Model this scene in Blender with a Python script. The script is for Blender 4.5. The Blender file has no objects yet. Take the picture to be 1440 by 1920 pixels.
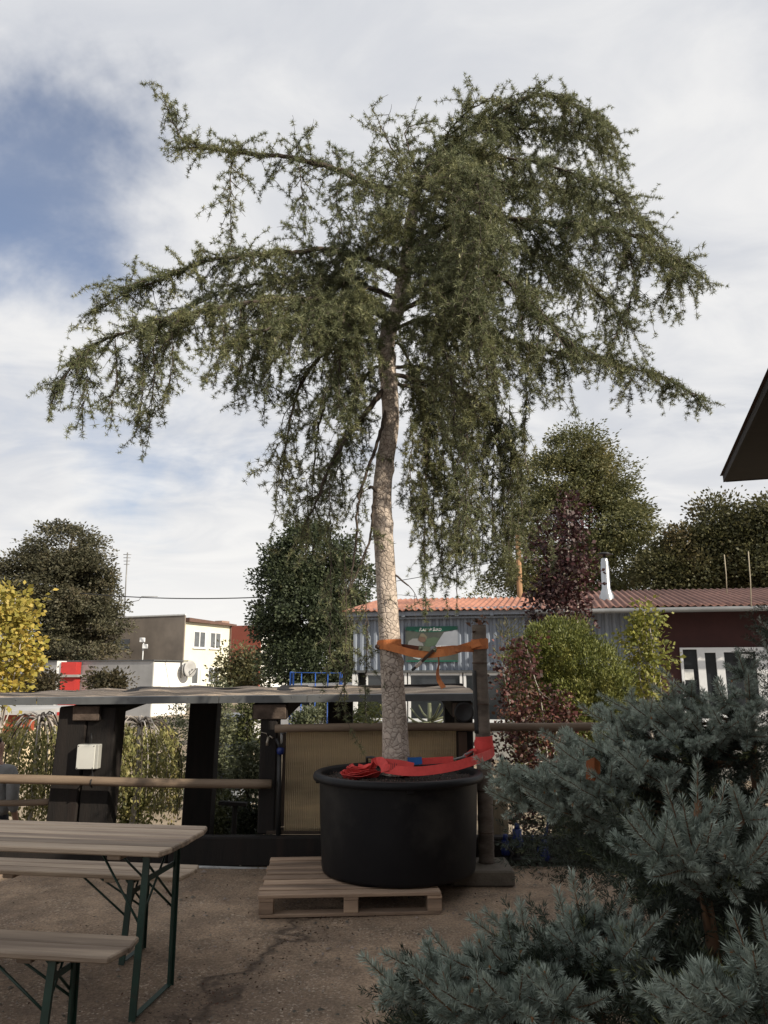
import bpy, math, random
import numpy as np
from mathutils import Vector, Matrix
R = math.radians
scene = bpy.context.scene
COL = scene.collection

# ------------------------------------------------------------------ camera
CAM_H, PITCH, FPX = 1.60, R(12.0), 1420.0        # metres, up-tilt, focal length in photo pixels (1440x1920)
cd = bpy.data.cameras.new('camera')
cam = bpy.data.objects.new('camera', cd); COL.objects.link(cam)
cam.location = (0, 0, CAM_H); cam.rotation_euler = (R(90) + PITCH, 0, 0)
cd.sensor_fit = 'VERTICAL'; cd.sensor_height = 36.0; cd.lens = FPX / 1920 * 36.0
cd.clip_start = 0.05; cd.clip_end = 4000
scene.camera = cam

# ------------------------------------------------------------------ light and sky
SUN_AZ, SUN_EL = R(55), R(30)                     # azimuth: from behind the camera (0) round to its right (90)
SUN_DIR = Vector((math.sin(SUN_AZ) * math.cos(SUN_EL), -math.cos(SUN_AZ) * math.cos(SUN_EL), math.sin(SUN_EL)))
sd = bpy.data.lights.new('sun', 'SUN'); sun = bpy.data.objects.new('sun', sd); COL.objects.link(sun)
sd.energy = 5.0; sd.angle = R(0.8); sd.color = (1.0, 0.90, 0.74)
sun.rotation_euler = SUN_DIR.to_track_quat('Z', 'Y').to_euler()
sun.location = (30, -5, 25)
scene.view_settings.view_transform = 'Standard'; scene.view_settings.look = 'None'
scene.view_settings.exposure = 0.3; scene.view_settings.gamma = 1.0
scene.cycles.use_denoising = True
scene.cycles.max_bounces = 6; scene.cycles.diffuse_bounces = 3; scene.cycles.transparent_max_bounces = 6
scene.cycles.sample_clamp_indirect = 6.0

def pix_dir(px, py):
    u, v = (px - 720) / FPX, (960 - py) / FPX
    return Vector((u, math.cos(PITCH) - v * math.sin(PITCH), math.sin(PITCH) + v * math.cos(PITCH)))
def W(px, py, Y):
    """point of the photo's pixel ray at ground distance Y in front of the camera"""
    d = pix_dir(px, py); t = Y / d.y
    return Vector((d.x * t, Y, CAM_H + d.z * t))
def G(px, py, z=0.0):
    """point of the pixel ray on the horizontal plane z"""
    d = pix_dir(px, py); t = (z - CAM_H) / d.z
    return Vector((d.x * t, d.y * t, z))

w = bpy.data.worlds.new('World'); scene.world = w; w.use_nodes = True
nt = w.node_tree; N, L = nt.nodes, nt.links
for n in list(N): N.remove(n)
def nd(t, **k):
    n = N.new(t)
    for a, b in k.items(): setattr(n, a, b)
    return n
def math_n(op, a, b=None, clamp=False):
    n = nd('ShaderNodeMath', operation=op, use_clamp=clamp)
    for i, x in enumerate((a, b)):
        if x is None: continue
        if isinstance(x, (int, float)): n.inputs[i].default_value = x
        else: L.new(x, n.inputs[i])
    return n.outputs[0]
out = nd('ShaderNodeOutputWorld'); bg = nd('ShaderNodeBackground'); bg.inputs['Strength'].default_value = 0.10
sky = nd('ShaderNodeTexSky', sky_type='NISHITA', sun_disc=False)
sky.sun_elevation = SUN_EL; sky.sun_rotation = R(180) - SUN_AZ
sky.air_density = 1.0; sky.dust_density = 1.2; sky.ozone_density = 1.6
tc = nd('ShaderNodeTexCoord'); sep = nd('ShaderNodeSeparateXYZ'); L.new(tc.outputs['Generated'], sep.inputs[0])
den = math_n('ADD', math_n('MAXIMUM', sep.outputs[2], 0.0), 0.22)
comb = nd('ShaderNodeCombineXYZ')
L.new(math_n('DIVIDE', sep.outputs[0], den), comb.inputs[0]); L.new(math_n('DIVIDE', sep.outputs[1], den), comb.inputs[1])
def noise(vec, sc, det, rough=.55, dist=0., stretch=(1, 1, 1), loc=(0, 0, 0)):
    mp = nd('ShaderNodeMapping'); L.new(vec, mp.inputs[0]); mp.inputs['Scale'].default_value = stretch; mp.inputs['Location'].default_value = loc
    n = nd('ShaderNodeTexNoise'); L.new(mp.outputs[0], n.inputs['Vector'])
    n.inputs['Scale'].default_value = sc; n.inputs['Detail'].default_value = det
    n.inputs['Roughness'].default_value = rough; n.inputs['Distortion'].default_value = dist
    return n.outputs[0]
def smooth(x, a, b):
    m = nd('ShaderNodeMapRange', interpolation_type='SMOOTHSTEP'); L.new(x, m.inputs[0])
    m.inputs[1].default_value = a; m.inputs[2].default_value = b
    return m.outputs[0]
n1 = noise(comb.outputs[0], 1.5, 9, .6, .6, (1, 1.35, 1), (3.1, .4, 0))
n2 = noise(comb.outputs[0], 2.6, 7, .55, .7, (1, 1.5, 1), (7.7, 2.0, 1))
wn = nd('ShaderNodeTexNoise'); wn.inputs['Scale'].default_value = 3.2; wn.inputs['Detail'].default_value = 6; wn.inputs['Roughness'].default_value = .6; L.new(tc.outputs['Generated'], wn.inputs['Vector'])
wsub = nd('ShaderNodeVectorMath', operation='SUBTRACT'); L.new(wn.outputs['Color'], wsub.inputs[0]); wsub.inputs[1].default_value = (.5, .5, .5)
wsc = nd('ShaderNodeVectorMath', operation='SCALE'); L.new(wsub.outputs[0], wsc.inputs[0]); wsc.inputs['Scale'].default_value = .42
warp = nd('ShaderNodeVectorMath', operation='ADD'); L.new(tc.outputs['Generated'], warp.inputs[0]); L.new(wsc.outputs[0], warp.inputs[1])
def gap(px, py, rad):
    """an opening in the cloud deck round the direction of a photo pixel"""
    d = pix_dir(px, py).normalized()
    vm = nd('ShaderNodeVectorMath', operation='DISTANCE'); L.new(warp.outputs[0], vm.inputs[0]); vm.inputs[1].default_value = d
    return math_n('SUBTRACT', 1.0, math_n('DIVIDE', vm.outputs['Value'], rad), clamp=True)
g = math_n('MULTIPLY', gap(20, 340, .21), .58)
for (px, py, rad, a) in ((10, 230, .18, .16), (330, 900, .16, .42), (170, 850, .14, .30), (300, 420, .20, .20), (600, 830, .14, .16), (1180, 950, .10, .18), (-500, 500, .4, .35), (2300, 300, .5, .35)):
    g = math_n('ADD', g, math_n('MULTIPLY', gap(px, py, rad), a))
# cloud cover: noise against the openings
cov = math_n('SUBTRACT', math_n('ADD', math_n('MULTIPLY', n1, .75), math_n('MULTIPLY', n2, .45)), math_n('MULTIPLY', g, .85))
cover = smooth(cov, -.06, .50)
cover = math_n('ADD', math_n('MULTIPLY', cover, .82), .17)
bright = nd('ShaderNodeMixRGB'); L.new(smooth(n2, .30, .72), bright.inputs[0])
bright.inputs[1].default_value = (5.5, 5.65, 6.0, 1); bright.inputs[2].default_value = (7.3, 7.25, 7.2, 1)
low = nd('ShaderNodeMixRGB'); L.new(smooth(sep.outputs[2], .30, .0), low.inputs[0])
L.new(bright.outputs[0], low.inputs[1]); low.inputs[2].default_value = (7.9, 7.75, 7.5, 1)
skyb = nd('ShaderNodeMixRGB', blend_type='MULTIPLY'); skyb.inputs[0].default_value = 1.0
L.new(sky.outputs[0], skyb.inputs[1]); skyb.inputs[2].default_value = (.9, .92, 1.0, 1)
mx = nd('ShaderNodeMixRGB'); L.new(cover, mx.inputs[0]); L.new(skyb.outputs[0], mx.inputs[1]); L.new(low.outputs[0], mx.inputs[2])
L.new(mx.outputs[0], bg.inputs['Color']); L.new(bg.outputs[0], out.inputs[0])

# ------------------------------------------------------------------ materials
def M(name, c1, c2=None, sc=6.0, rough=.75, bump=0.0, bsc=40.0, stretch=(1, 1, 1), isl=0.0, rnd=0.0, metal=0.0, spec=.4,
      trans=0.0, c3=None, sc3=1.2, lo3=.5, hi3=.68, detail=6, lo=.35, hi=.65, bdist=.01):
    m = bpy.data.materials.new(name); m.use_nodes = True
    t = m.node_tree; n, l = t.nodes, t.links
    b = n['Principled BSDF']; b.inputs['Roughness'].default_value = rough; b.inputs['Metallic'].default_value = metal
    b.inputs['Specular IOR Level'].default_value = spec
    c2 = c2 or tuple(x * .75 for x in c1)
    tcn = n.new('ShaderNodeTexCoord'); mp = n.new('ShaderNodeMapping'); mp.inputs['Scale'].default_value = stretch
    oi = n.new('ShaderNodeObjectInfo'); mul = n.new('ShaderNodeVectorMath'); mul.operation = 'SCALE'
    l.new(oi.outputs['Random'], mul.inputs[0]); mul.inputs['Scale'].default_value = 41.0
    add = n.new('ShaderNodeVectorMath'); l.new(tcn.outputs['Object'], add.inputs[0]); l.new(mul.outputs[0], add.inputs[1])
    l.new(add.outputs[0], mp.inputs[0])
    def noi(scale, det=detail):
        x = n.new('ShaderNodeTexNoise'); x.inputs['Scale'].default_value = scale; x.inputs['Detail'].default_value = det
        x.inputs['Roughness'].default_value = .6; l.new(mp.outputs[0], x.inputs['Vector']); return x.outputs[0]
    def mr(x, a, c, d=0., e=1.):
        q = n.new('ShaderNodeMapRange'); l.new(x, q.inputs[0])
        for i, val in enumerate((a, c, d, e)): q.inputs[i + 1].default_value = val
        return q.outputs[0]
    mixc = n.new('ShaderNodeMixRGB'); l.new(mr(noi(sc), lo, hi), mixc.inputs[0])
    mixc.inputs[1].default_value = (*c1, 1); mixc.inputs[2].default_value = (*c2, 1)
    colr = mixc.outputs[0]
    if c3:
        m3 = n.new('ShaderNodeMixRGB'); l.new(mr(noi(sc3, 5), lo3, hi3), m3.inputs[0]); l.new(colr, m3.inputs[1]); m3.inputs[2].default_value = (*c3, 1); colr = m3.outputs[0]
    if isl or rnd:
        hs = n.new('ShaderNodeHueSaturation'); l.new(colr, hs.inputs['Color'])
        src = None
        if isl:
            ge = n.new('ShaderNodeNewGeometry'); src = mr(ge.outputs['Random Per Island'], 0, 1, 1 - isl, 1 + isl)
            hue = mr(ge.outputs['Random Per Island'], 0, 1, .5 + .05 * isl, .5 - .05 * isl); l.new(hue, hs.inputs['Hue'])
        else: src = mr(oi.outputs['Random'], 0, 1, 1 - rnd, 1 + rnd)
        l.new(src, hs.inputs['Value']); colr = hs.outputs[0]
    l.new(colr, b.inputs['Base Color'])
    if bump:
        bp = n.new('ShaderNodeBump'); bp.inputs['Strength'].default_value = bump; bp.inputs['Distance'].default_value = bdist
        l.new(noi(bsc, 4), bp.inputs['Height']); l.new(bp.outputs[0], b.inputs['Normal'])
    if trans:
        tr = n.new('ShaderNodeBsdfTranslucent'); l.new(colr, tr.inputs[0])
        ms = n.new('ShaderNodeMixShader'); ms.inputs[0].default_value = trans
        l.new(b.outputs[0], ms.inputs[1]); l.new(tr.outputs[0], ms.inputs[2]); l.new(ms.outputs[0], n['Material Output'].inputs[0])
    return m

# ------------------------------------------------------------------ mesh helpers
INV = {}
def thing(name, label, cat, loc=(0, 0, 0), rz=0.0, group=None):
    o = bpy.data.objects.new(name, None); COL.objects.link(o); o.empty_display_size = .2
    o.location = loc; o.rotation_euler = (0, 0, rz)
    INV[o.name] = (Matrix.Translation(Vector(loc)) @ Matrix.Rotation(rz, 4, 'Z')).inverted()
    tag(o, label, cat, group); return o
def tag(o, label=None, cat=None, group=None, kind=None):
    if label: o['label'] = label
    if cat: o['category'] = cat
    if group: o['group'] = group
    if kind: o['kind'] = kind
    return o
def link(name, me, mat=None, parent=None, kind=None):
    o = bpy.data.objects.new(name, me); COL.objects.link(o)
    if mat is not None and not me.materials: me.materials.append(mat)
    if parent is not None: o.parent = parent
    if kind: o['kind'] = kind
    if parent is not None and parent.name in INV: INV[o.name] = INV[parent.name]
    return o
def npmesh(name, V, F, mat, parent=None, kind=None, world=True, smooth=False):
    """V: (n,3) array, F: (m,k) index array"""
    V = np.asarray(V, dtype=np.float64)
    if world and parent is not None:
        m = np.array(INV[parent.name]); V = V @ m[:3, :3].T + m[:3, 3]
    me = bpy.data.meshes.new(name); F = np.asarray(F, dtype=np.int32); k = F.shape[1]
    me.vertices.add(len(V)); me.vertices.foreach_set('co', V.astype(np.float32).ravel())
    me.loops.add(F.size); me.loops.foreach_set('vertex_index', F.ravel())
    me.polygons.add(len(F)); me.polygons.foreach_set('loop_start', np.arange(0, F.size, k, dtype=np.int32))
    if smooth: me.polygons.foreach_set('use_smooth', np.ones(len(F), dtype=bool))
    me.update(); me.validate()
    return link(name, me, mat, parent, kind)
class MB:
    def __init__(s): s.v = []; s.f = []; s.sm = []
    def add(s, vs, fs, sm=False):
        b = len(s.v); s.v += [Vector(x) for x in vs]; s.f += [tuple(i + b for i in q) for q in fs]; s.sm += [sm] * len(fs); return s
    def box(s, c, d, rz=0.0, ch=0.0, mat=None, jit=0.0):
        """box of size d round c; ch = chamfer of all edges"""
        hx, hy, hz = d[0] / 2, d[1] / 2, d[2] / 2
        T = Matrix.Translation(Vector(c)) @ (mat if mat is not None else Matrix.Rotation(rz, 4, 'Z'))
        ch = min(ch, .45 * min(d)) if ch else 0
        if not ch:
            vs = [T @ Vector((x * hx, y * hy, z * hz)) for z in (-1, 1) for x, y in ((-1, -1), (1, -1), (1, 1), (-1, 1))]
            return s.add(vs, [(3, 2, 1, 0), (4, 5, 6, 7), (0, 1, 5, 4), (1, 2, 6, 5), (2, 3, 7, 6), (3, 0, 4, 7)])
        vs = []; fs = []
        def ring(z, x, y, c):
            b = len(vs)
            for (p, q) in ((-x + c, -y), (x - c, -y), (x, -y + c), (x, y - c), (x - c, y), (-x + c, y), (-x, y - c), (-x, -y + c)):
                vs.append(T @ Vector((p, q, z)))
            return b
        r = [ring(-hz, hx - ch, hy - ch, ch * .3), ring(-hz + ch, hx, hy, ch), ring(hz - ch, hx, hy, ch), ring(hz, hx - ch, hy - ch, ch * .3)]
        for a, b in zip(r, r[1:]):
            fs += [(a + i, a + (i + 1) % 8, b + (i + 1) % 8, b + i) for i in range(8)]
        fs += [tuple(r[0] + i for i in reversed(range(8))), tuple(r[3] + i for i in range(8))]
        return s.add(vs, fs)
    def beam(s, a, b, wd, ht, ch=0.0, up=(0, 0, 1)):
        a, b = Vector(a), Vector(b); d = b - a; x = d.normalized(); u = Vector(up)
        if abs(x.dot(u)) > .98: u = Vector((0, 1, 0))
        y = u.cross(x).normalized(); z = x.cross(y)
        m = Matrix(((x.x, y.x, z.x, 0), (x.y, y.y, z.y, 0), (x.z, y.z, z.z, 0), (0, 0, 0, 1)))
        return s.box((a + b) / 2, (d.length, wd, ht), mat=m, ch=ch)
    def tube(s, pts, r, n=8, cap=True):
        pts = [Vector(p) for p in pts]; m = len(pts)
        rs = list(r) if hasattr(r, '__len__') else [r] * m
        prev = None; vs = []; fs = []
        for i, p in enumerate(pts):
            t = (pts[min(i + 1, m - 1)] - pts[max(i - 1, 0)]).normalized()
            if prev is None: a = t.orthogonal().normalized()
            else:
                a = prev - t * prev.dot(t)
                a = a.normalized() if a.length > 1e-6 else t.orthogonal().normalized()
            prev = a; b = t.cross(a)
            for k in range(n):
                q = 2 * math.pi * k / n
                vs.append(p + (a * math.cos(q) + b * math.sin(q)) * rs[i])
        for i in range(m - 1):
            for k in range(n):
                fs.append((i * n + k, i * n + (k + 1) % n, (i + 1) * n + (k + 1) % n, (i + 1) * n + k))
        if cap: fs += [tuple(reversed(range(n))), tuple((m - 1) * n + k for k in range(n))]
        return s.add(vs, fs, n > 4)
    def lathe(s, prof, c=(0, 0, 0), n=32, axis='Z'):
        c = Vector(c); vs = []; fs = []; m = len(prof)
        for (r, z) in prof:
            for k in range(n):
                q = 2 * math.pi * k / n; p = Vector((r * math.cos(q), r * math.sin(q), z))
                if axis == 'Y': p = Vector((p.x, p.z, p.y))
                if axis == 'X': p = Vector((p.z, p.x, p.y))
                vs.append(c + p)
        for i in range(m - 1):
            for k in range(n): fs.append((i * n + k, i * n + (k + 1) % n, (i + 1) * n + (k + 1) % n, (i + 1) * n + k))
        return s.add(vs, fs, True)
    def prism(s, poly, off):
        """closed polygon of 3-D points, extruded by the vector off"""
        n = len(poly); a = [Vector(p) for p in poly]; off = Vector(off); b = [p + off for p in a]
        return s.add(a + b, [tuple(range(n)), tuple(reversed(range(n, 2 * n)))] + [(i, n + i, n + (i + 1) % n, (i + 1) % n) for i in range(n)])
    def ribbon(s, pts, wd, th=.003, wv=(0, 0, 1)):
        """webbing strip: its width runs along wv (one vector or one for each point)"""
        pts = [Vector(p) for p in pts]; m = len(pts); vs = []; fs = []
        for i, p in enumerate(pts):
            t = (pts[min(i + 1, m - 1)] - pts[max(i - 1, 0)]).normalized()
            u = Vector(wv[i] if hasattr(wv[0], '__len__') or isinstance(wv[0], Vector) else wv)
            u = (u - t * u.dot(t)).normalized(); nn = t.cross(u)
            ww = wd[i] if hasattr(wd, '__len__') else wd
            for (a, b) in ((-1, -1), (1, -1), (1, 1), (-1, 1)): vs.append(p + u * a * ww / 2 + nn * b * th / 2)
        for i in range(m - 1):
            for k in range(4): fs.append((i * 4 + k, i * 4 + (k + 1) % 4, i * 4 + 4 + (k + 1) % 4, i * 4 + 4 + k))
        fs += [(3, 2, 1, 0), tuple((m - 1) * 4 + k for k in range(4))]
        return s.add(vs, fs)
    def build(s, name, mat, parent=None, world=True, kind=None, label=None):
        vs = s.v
        if world and parent is not None:
            im = INV[parent.name]; vs = [im @ v for v in vs]
        me = bpy.data.meshes.new(name); me.from_pydata([tuple(v) for v in vs], [], s.f); 
        for p, q in zip(me.polygons, s.sm): p.use_smooth = q
        me.update()
        o = link(name, me, mat, parent, kind)
        if label: o['label'] = label
        return o
def top(mb, name, mat, label, cat, group=None):
    """a thing that is one mesh, its origin at its base"""
    c = sum((v for v in mb.v), Vector()) / len(mb.v); c.z = min(v.z for v in mb.v)
    mb.v = [v - c for v in mb.v]; o = mb.build(name, mat); o.location = c
    return tag(o, label, cat, group)
def copy_tree(o, loc, rz, parent=None, label=None):
    c = o.copy(); COL.objects.link(c)
    if parent is not None: c.parent = parent
    else: c.location = loc; c.rotation_euler = (0, 0, rz)
    if label: c['label'] = label
    for ch in list(o.children): copy_tree(ch, None, None, c)
    return c
def resample(pts, step):
    pts = np.array([tuple(p) for p in pts], float); 
    # Catmull-Rom through the points
    P = np.vstack([2 * pts[0] - pts[1], pts, 2 * pts[-1] - pts[-2]]); outp = []
    for i in range(1, len(P) - 2):
        d = np.linalg.norm(P[i + 1] - P[i]); k = max(2, int(d / step))
        for t in np.arange(k) / k:
            outp.append(.5 * (2 * P[i] + (P[i + 1] - P[i - 1]) * t + (2 * P[i - 1] - 5 * P[i] + 4 * P[i + 1] - P[i + 2]) * t * t + (3 * P[i] - P[i - 1] - 3 * P[i + 1] + P[i + 2]) * t ** 3))
    outp.append(pts[-1]); return np.array(outp)
def unit(a): return a / np.maximum(np.linalg.norm(a, axis=-1, keepdims=True), 1e-9)
def leaf_mesh(P, A, size, asp, rng, fold=.25, Nrm=None):
    """one small folded leaf blade at each point P, growing along A"""
    n = len(P); A = unit(A); ref = unit(rng.normal(size=(n, 3)))
    B = unit(np.cross(A, ref)) if Nrm is None else unit(np.cross(unit(Nrm) + ref * .55, A)); C = np.cross(A, B)
    s = (size * rng.uniform(.65, 1.3, n))[:, None]
    v = np.stack([P - A * s * .5, P + B * s * asp * .5 + C * s * fold * .3, P + A * s * .5, P - B * s * asp * .5 + C * s * fold * .3], 1).reshape(-1, 3)
    q = np.arange(n)[:, None] * 4 + np.array([0, 1, 2, 3])
    return v, q
# ------------------------------------------------------------------ ground
LOW = -0.80            # the nursery beds beyond the fence lie lower than the yard
YK = 6.93              # front of the kerb under the fence
def ground_mat():
    m = M('yard_concrete', (.37, .265, .18), (.21, .152, .106), sc=4.5, rough=.92, c3=(.125, .087, .062), sc3=.55, lo3=.46, hi3=.74)
    t = m.node_tree; n, l = t.nodes, t.links; b = n['Principled BSDF']
    base = b.inputs['Base Color'].links[0].from_socket
    tcn = n.new('ShaderNodeTexCoord')
    # exposed aggregate: pale and dark grains
    vo = n.new('ShaderNodeTexVoronoi'); vo.inputs['Scale'].default_value = 95; l.new(tcn.outputs['Object'], vo.inputs['Vector'])
    hsv = n.new('ShaderNodeSeparateColor'); l.new(vo.outputs['Color'], hsv.inputs[0])
    mr = n.new('ShaderNodeMapRange'); l.new(hsv.outputs[0], mr.inputs[0]); mr.inputs[1].default_value = .82; mr.inputs[2].default_value = 1.0; mr.inputs[4].default_value = .75
    gate = n.new('ShaderNodeTexNoise'); gate.inputs['Scale'].default_value = 3; gate.inputs['Detail'].default_value = 5; l.new(tcn.outputs['Object'], gate.inputs['Vector'])
    g2 = n.new('ShaderNodeMapRange'); l.new(gate.outputs[0], g2.inputs[0]); g2.inputs[1].default_value = .38; g2.inputs[2].default_value = .62
    mul = n.new('ShaderNodeMath'); mul.operation = 'MULTIPLY'; l.new(mr.outputs[0], mul.inputs[0]); l.new(g2.outputs[0], mul.inputs[1])
    mx = n.new('ShaderNodeMixRGB'); l.new(mul.outputs[0], mx.inputs[0]); l.new(base, mx.inputs[1]); mx.inputs[2].default_value = (.52, .44, .35, 1)
    fine = n.new('ShaderNodeTexNoise'); fine.inputs['Scale'].default_value = 60; fine.inputs['Detail'].default_value = 6; fine.inputs['Roughness'].default_value = .75; l.new(tcn.outputs['Object'], fine.inputs['Vector'])
    fr = n.new('ShaderNodeMapRange'); l.new(fine.outputs[0], fr.inputs[0]); fr.inputs[1].default_value = .3; fr.inputs[2].default_value = .7; fr.inputs[3].default_value = .45; fr.inputs[4].default_value = 1.55
    m2 = n.new('ShaderNodeMixRGB'); m2.blend_type = 'MULTIPLY'; m2.inputs[0].default_value = 1; l.new(mx.outputs[0], m2.inputs[1]); l.new(fr.outputs[0], m2.inputs[2])
    # wet dirt washed along the crack line across the yard
    a, c = G(600, 1722), G(300, 1935); d = (c - a).normalized(); nx, ny = -d.y, d.x
    sp = n.new('ShaderNodeSeparateXYZ'); wob = n.new('ShaderNodeTexNoise'); wob.inputs['Scale'].default_value = 2.5; wob.inputs['Detail'].default_value = 8; l.new(tcn.outputs['Object'], wob.inputs['Vector']); l.new(tcn.outputs['Object'], sp.inputs[0])
    def mm(op, x, y):
        q = n.new('ShaderNodeMath'); q.operation = op
        for i, k in enumerate((x, y)):
            if isinstance(k, float): q.inputs[i].default_value = k
            else: l.new(k, q.inputs[i])
        return q.outputs[0]
    dist = mm('ADD', mm('MULTIPLY', sp.outputs[0], float(nx)), mm('MULTIPLY', sp.outputs[1], float(ny)))
    dist = mm('SUBTRACT', dist, float(a.x * nx + a.y * ny)); dist = mm('ADD', dist, mm('MULTIPLY', mm('SUBTRACT', wob.outputs[0], .5), 1.0)); dist = mm('ABSOLUTE', dist, 0.)
    cr = n.new('ShaderNodeMapRange'); l.new(dist, cr.inputs[0]); cr.inputs[1].default_value = .005; cr.inputs[2].default_value = .06; cr.inputs[3].default_value = .8; cr.inputs[4].default_value = 0
    m3 = n.new('ShaderNodeMixRGB'); l.new(cr.outputs[0], m3.inputs[0]); l.new(m2.outputs[0], m3.inputs[1]); m3.inputs[2].default_value = (.050, .034, .024, 1)
    l.new(m3.outputs[0], b.inputs['Base Color'])
    bp = n.new('ShaderNodeBump'); bp.inputs['Strength'].default_value = .7; bp.inputs['Distance'].default_value = .012
    wv = n.new('ShaderNodeTexWave'); wv.inputs['Scale'].default_value = 5.5; wv.inputs['Distortion'].default_value = 2.5; wv.inputs['Detail'].default_value = 4; l.new(tcn.outputs['Object'], wv.inputs['Vector'])
    hh = mm('ADD', mm('MULTIPLY', fine.outputs[0], 1.4), mm('ADD', mm('MULTIPLY', vo.outputs['Distance'], .6), mm('MULTIPLY', wv.outputs['Fac'], .22)))
    l.new(hh, bp.inputs['Height']); l.new(bp.outputs[0], b.inputs['Normal'])
    return m
rng = np.random.default_rng(5)
gx, gy = np.meshgrid(np.linspace(-16, 12, 141), np.linspace(-14, YK + .1, 107))
gz = .006 * np.sin(gx * 2.1 + 1.3 * np.sin(gy * 1.1)) + .006 * np.sin(gy * 2.7 + gx * .7) - .006
V = np.stack([gx.ravel(), gy.ravel(), gz.ravel()], 1); nxg = 141
F = np.array([(j * nxg + i, j * nxg + i + 1, (j + 1) * nxg + i + 1, (j + 1) * nxg + i) for j in range(106) for i in range(140)])
yard = npmesh('yard_paving', V, F, ground_mat(), kind='structure', smooth=True)
mb = MB()
q = [(-900, YK + .12), (900, YK + .12), (900, 1500), (-900, 1500)]
mb.add([(x, y, LOW) for x, y in q], [(0, 1, 2, 3)])
mb.build('nursery_ground', M('nursery_soil', (.33, .27, .20), (.20, .155, .11), sc=.8, rough=.95, c3=(.12, .10, .06), sc3=.25, bump=.4, bsc=18), kind='structure')
mb = MB(); mb.box((-2, YK + .155, LOW / 2 - .06), (28, .09, -LOW + .10))
mb.build('retaining_wall', M('old_retaining_timber', (.02, .014, .011), (.018, .013, .010), sc=7, stretch=(.3, 1, 3), rough=.9, bump=.5, bsc=30), kind='structure')

# loose grit on the paving
n = 7500
px = rng.uniform(-4.2, 3.0, n); py = rng.uniform(1.9, YK - .02, n)
s = rng.gamma(2.0, .0019, n) + .0012
tet = np.array([(1, 0, -.3), (-.5, .87, -.3), (-.5, -.87, -.3), (.1, .05, .75)])
ang = rng.uniform(0, 6.28, n); ca, sa = np.cos(ang), np.sin(ang)
T = np.stack([tet[None, :, 0] * ca[:, None] - tet[None, :, 1] * sa[:, None], tet[None, :, 0] * sa[:, None] + tet[None, :, 1] * ca[:, None], np.repeat(tet[None, :, 2], n, 0)], 2)
T = T * s[:, None, None] * np.stack([rng.uniform(.8, 1.6, n), rng.uniform(.8, 1.3, n), rng.uniform(.5, 1, n)], 1)[:, None, :]
T += np.stack([px, py, np.full(n, .002)], 1)[:, None, :]
Fi = np.array([(0, 1, 3), (1, 2, 3), (2, 0, 3)])
tag(npmesh('grit', T.reshape(-1, 3), (np.arange(n)[:, None, None] * 4 + Fi[None]).reshape(-1, 3), M('grit_stone', (.26, .22, .18), (.10, .085, .07), sc=3, isl=.6)),
    'loose pale grit scattered over the yard paving', 'grit', kind='stuff')
# dry leaf litter and bark crumbs round the pallet and along the dirt line
n = 1000; a, c = G(640, 1715), G(300, 1930); t = rng.uniform(0, 1, n)
P = np.outer(1 - t, a) + np.outer(t, c); P[:, :2] += rng.normal(0, .11, (n, 2)); P[:, 2] = .006
k = rng.uniform(0, 1, n) < .62; P[k, 0] = rng.uniform(-3.5, 2.2, k.sum()); P[k, 1] = rng.uniform(2.2, 6.8, k.sum())
A = rng.normal(size=(n, 3)); A[:, 2] *= .15
v, f = leaf_mesh(P, A, .016, .5, rng); v[:, 2] = np.maximum(v[:, 2], .0015)
tag(npmesh('leaf_litter', v, f, M('dead_leaf', (.085, .042, .022), (.045, .026, .016), isl=.5)), 'dry brown leaf crumbs lying on the yard paving', 'leaf litter', kind='stuff')

# ------------------------------------------------------------------ wood and metal materials
m_dark = M('tarred_timber', (.012, .0085, .007), (.006, .0045, .004), sc=6, stretch=(3, 3, .35), rough=.85, bump=.5, bsc=35, c3=(.024, .013, .009), sc3=2.0, lo3=.55, hi3=.8)
m_end = M('timber_end_grain', (.115, .085, .068), (.05, .036, .028), sc=9, rough=.95, bump=.6, bsc=50)
m_rail = M('peeled_pole_wood', (.21, .155, .108), (.15, .108, .076), sc=8, stretch=(.25, 2, 2), rough=.75, bump=.35, bsc=30, c3=(.075, .052, .04), sc3=1.6)
m_zinc = M('zinc_sheet', (.13, .137, .142), (.095, .10, .105), sc=5, rough=.55, metal=.35, c3=(.075, .078, .08), sc3=1.5)
m_blue = M('blue_plastic', (.008, .022, .14), (.006, .015, .09), sc=10, rough=.4)
m_black = M('black_plastic', (.012, .012, .013), (.02, .02, .021), sc=8, rough=.5)

# ------------------------------------------------------------------ kerb and conduit
kx0, kx1 = -6.5, 5.0
kb = thing('kerb', 'dark tarred timber kerb under the fence posts', 'kerb', (0, YK, 0))
x = kx0; i = 0
while x < kx1:
    ln = (2.45, 2.2, 2.6)[i % 3]; x2 = min(x + ln, kx1)
    mb = MB(); mb.box(((x + x2) / 2, YK + .06, .105), (x2 - x - .008, .13, .235), ch=.012); mb.build('sleeper', m_dark, kb); x = x2; i += 1
mb = MB(); mb.tube([W(200, 1623, YK - .04), W(378, 1626, YK - .04), W(545, 1631, YK - .04)], .013, 8)
top(mb, 'conduit_pipe', M('pale_conduit', (.42, .43, .43), (.33, .33, .33), sc=9, rough=.5), 'thin pale grey conduit lying along the dark kerb', 'pipe')

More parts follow.
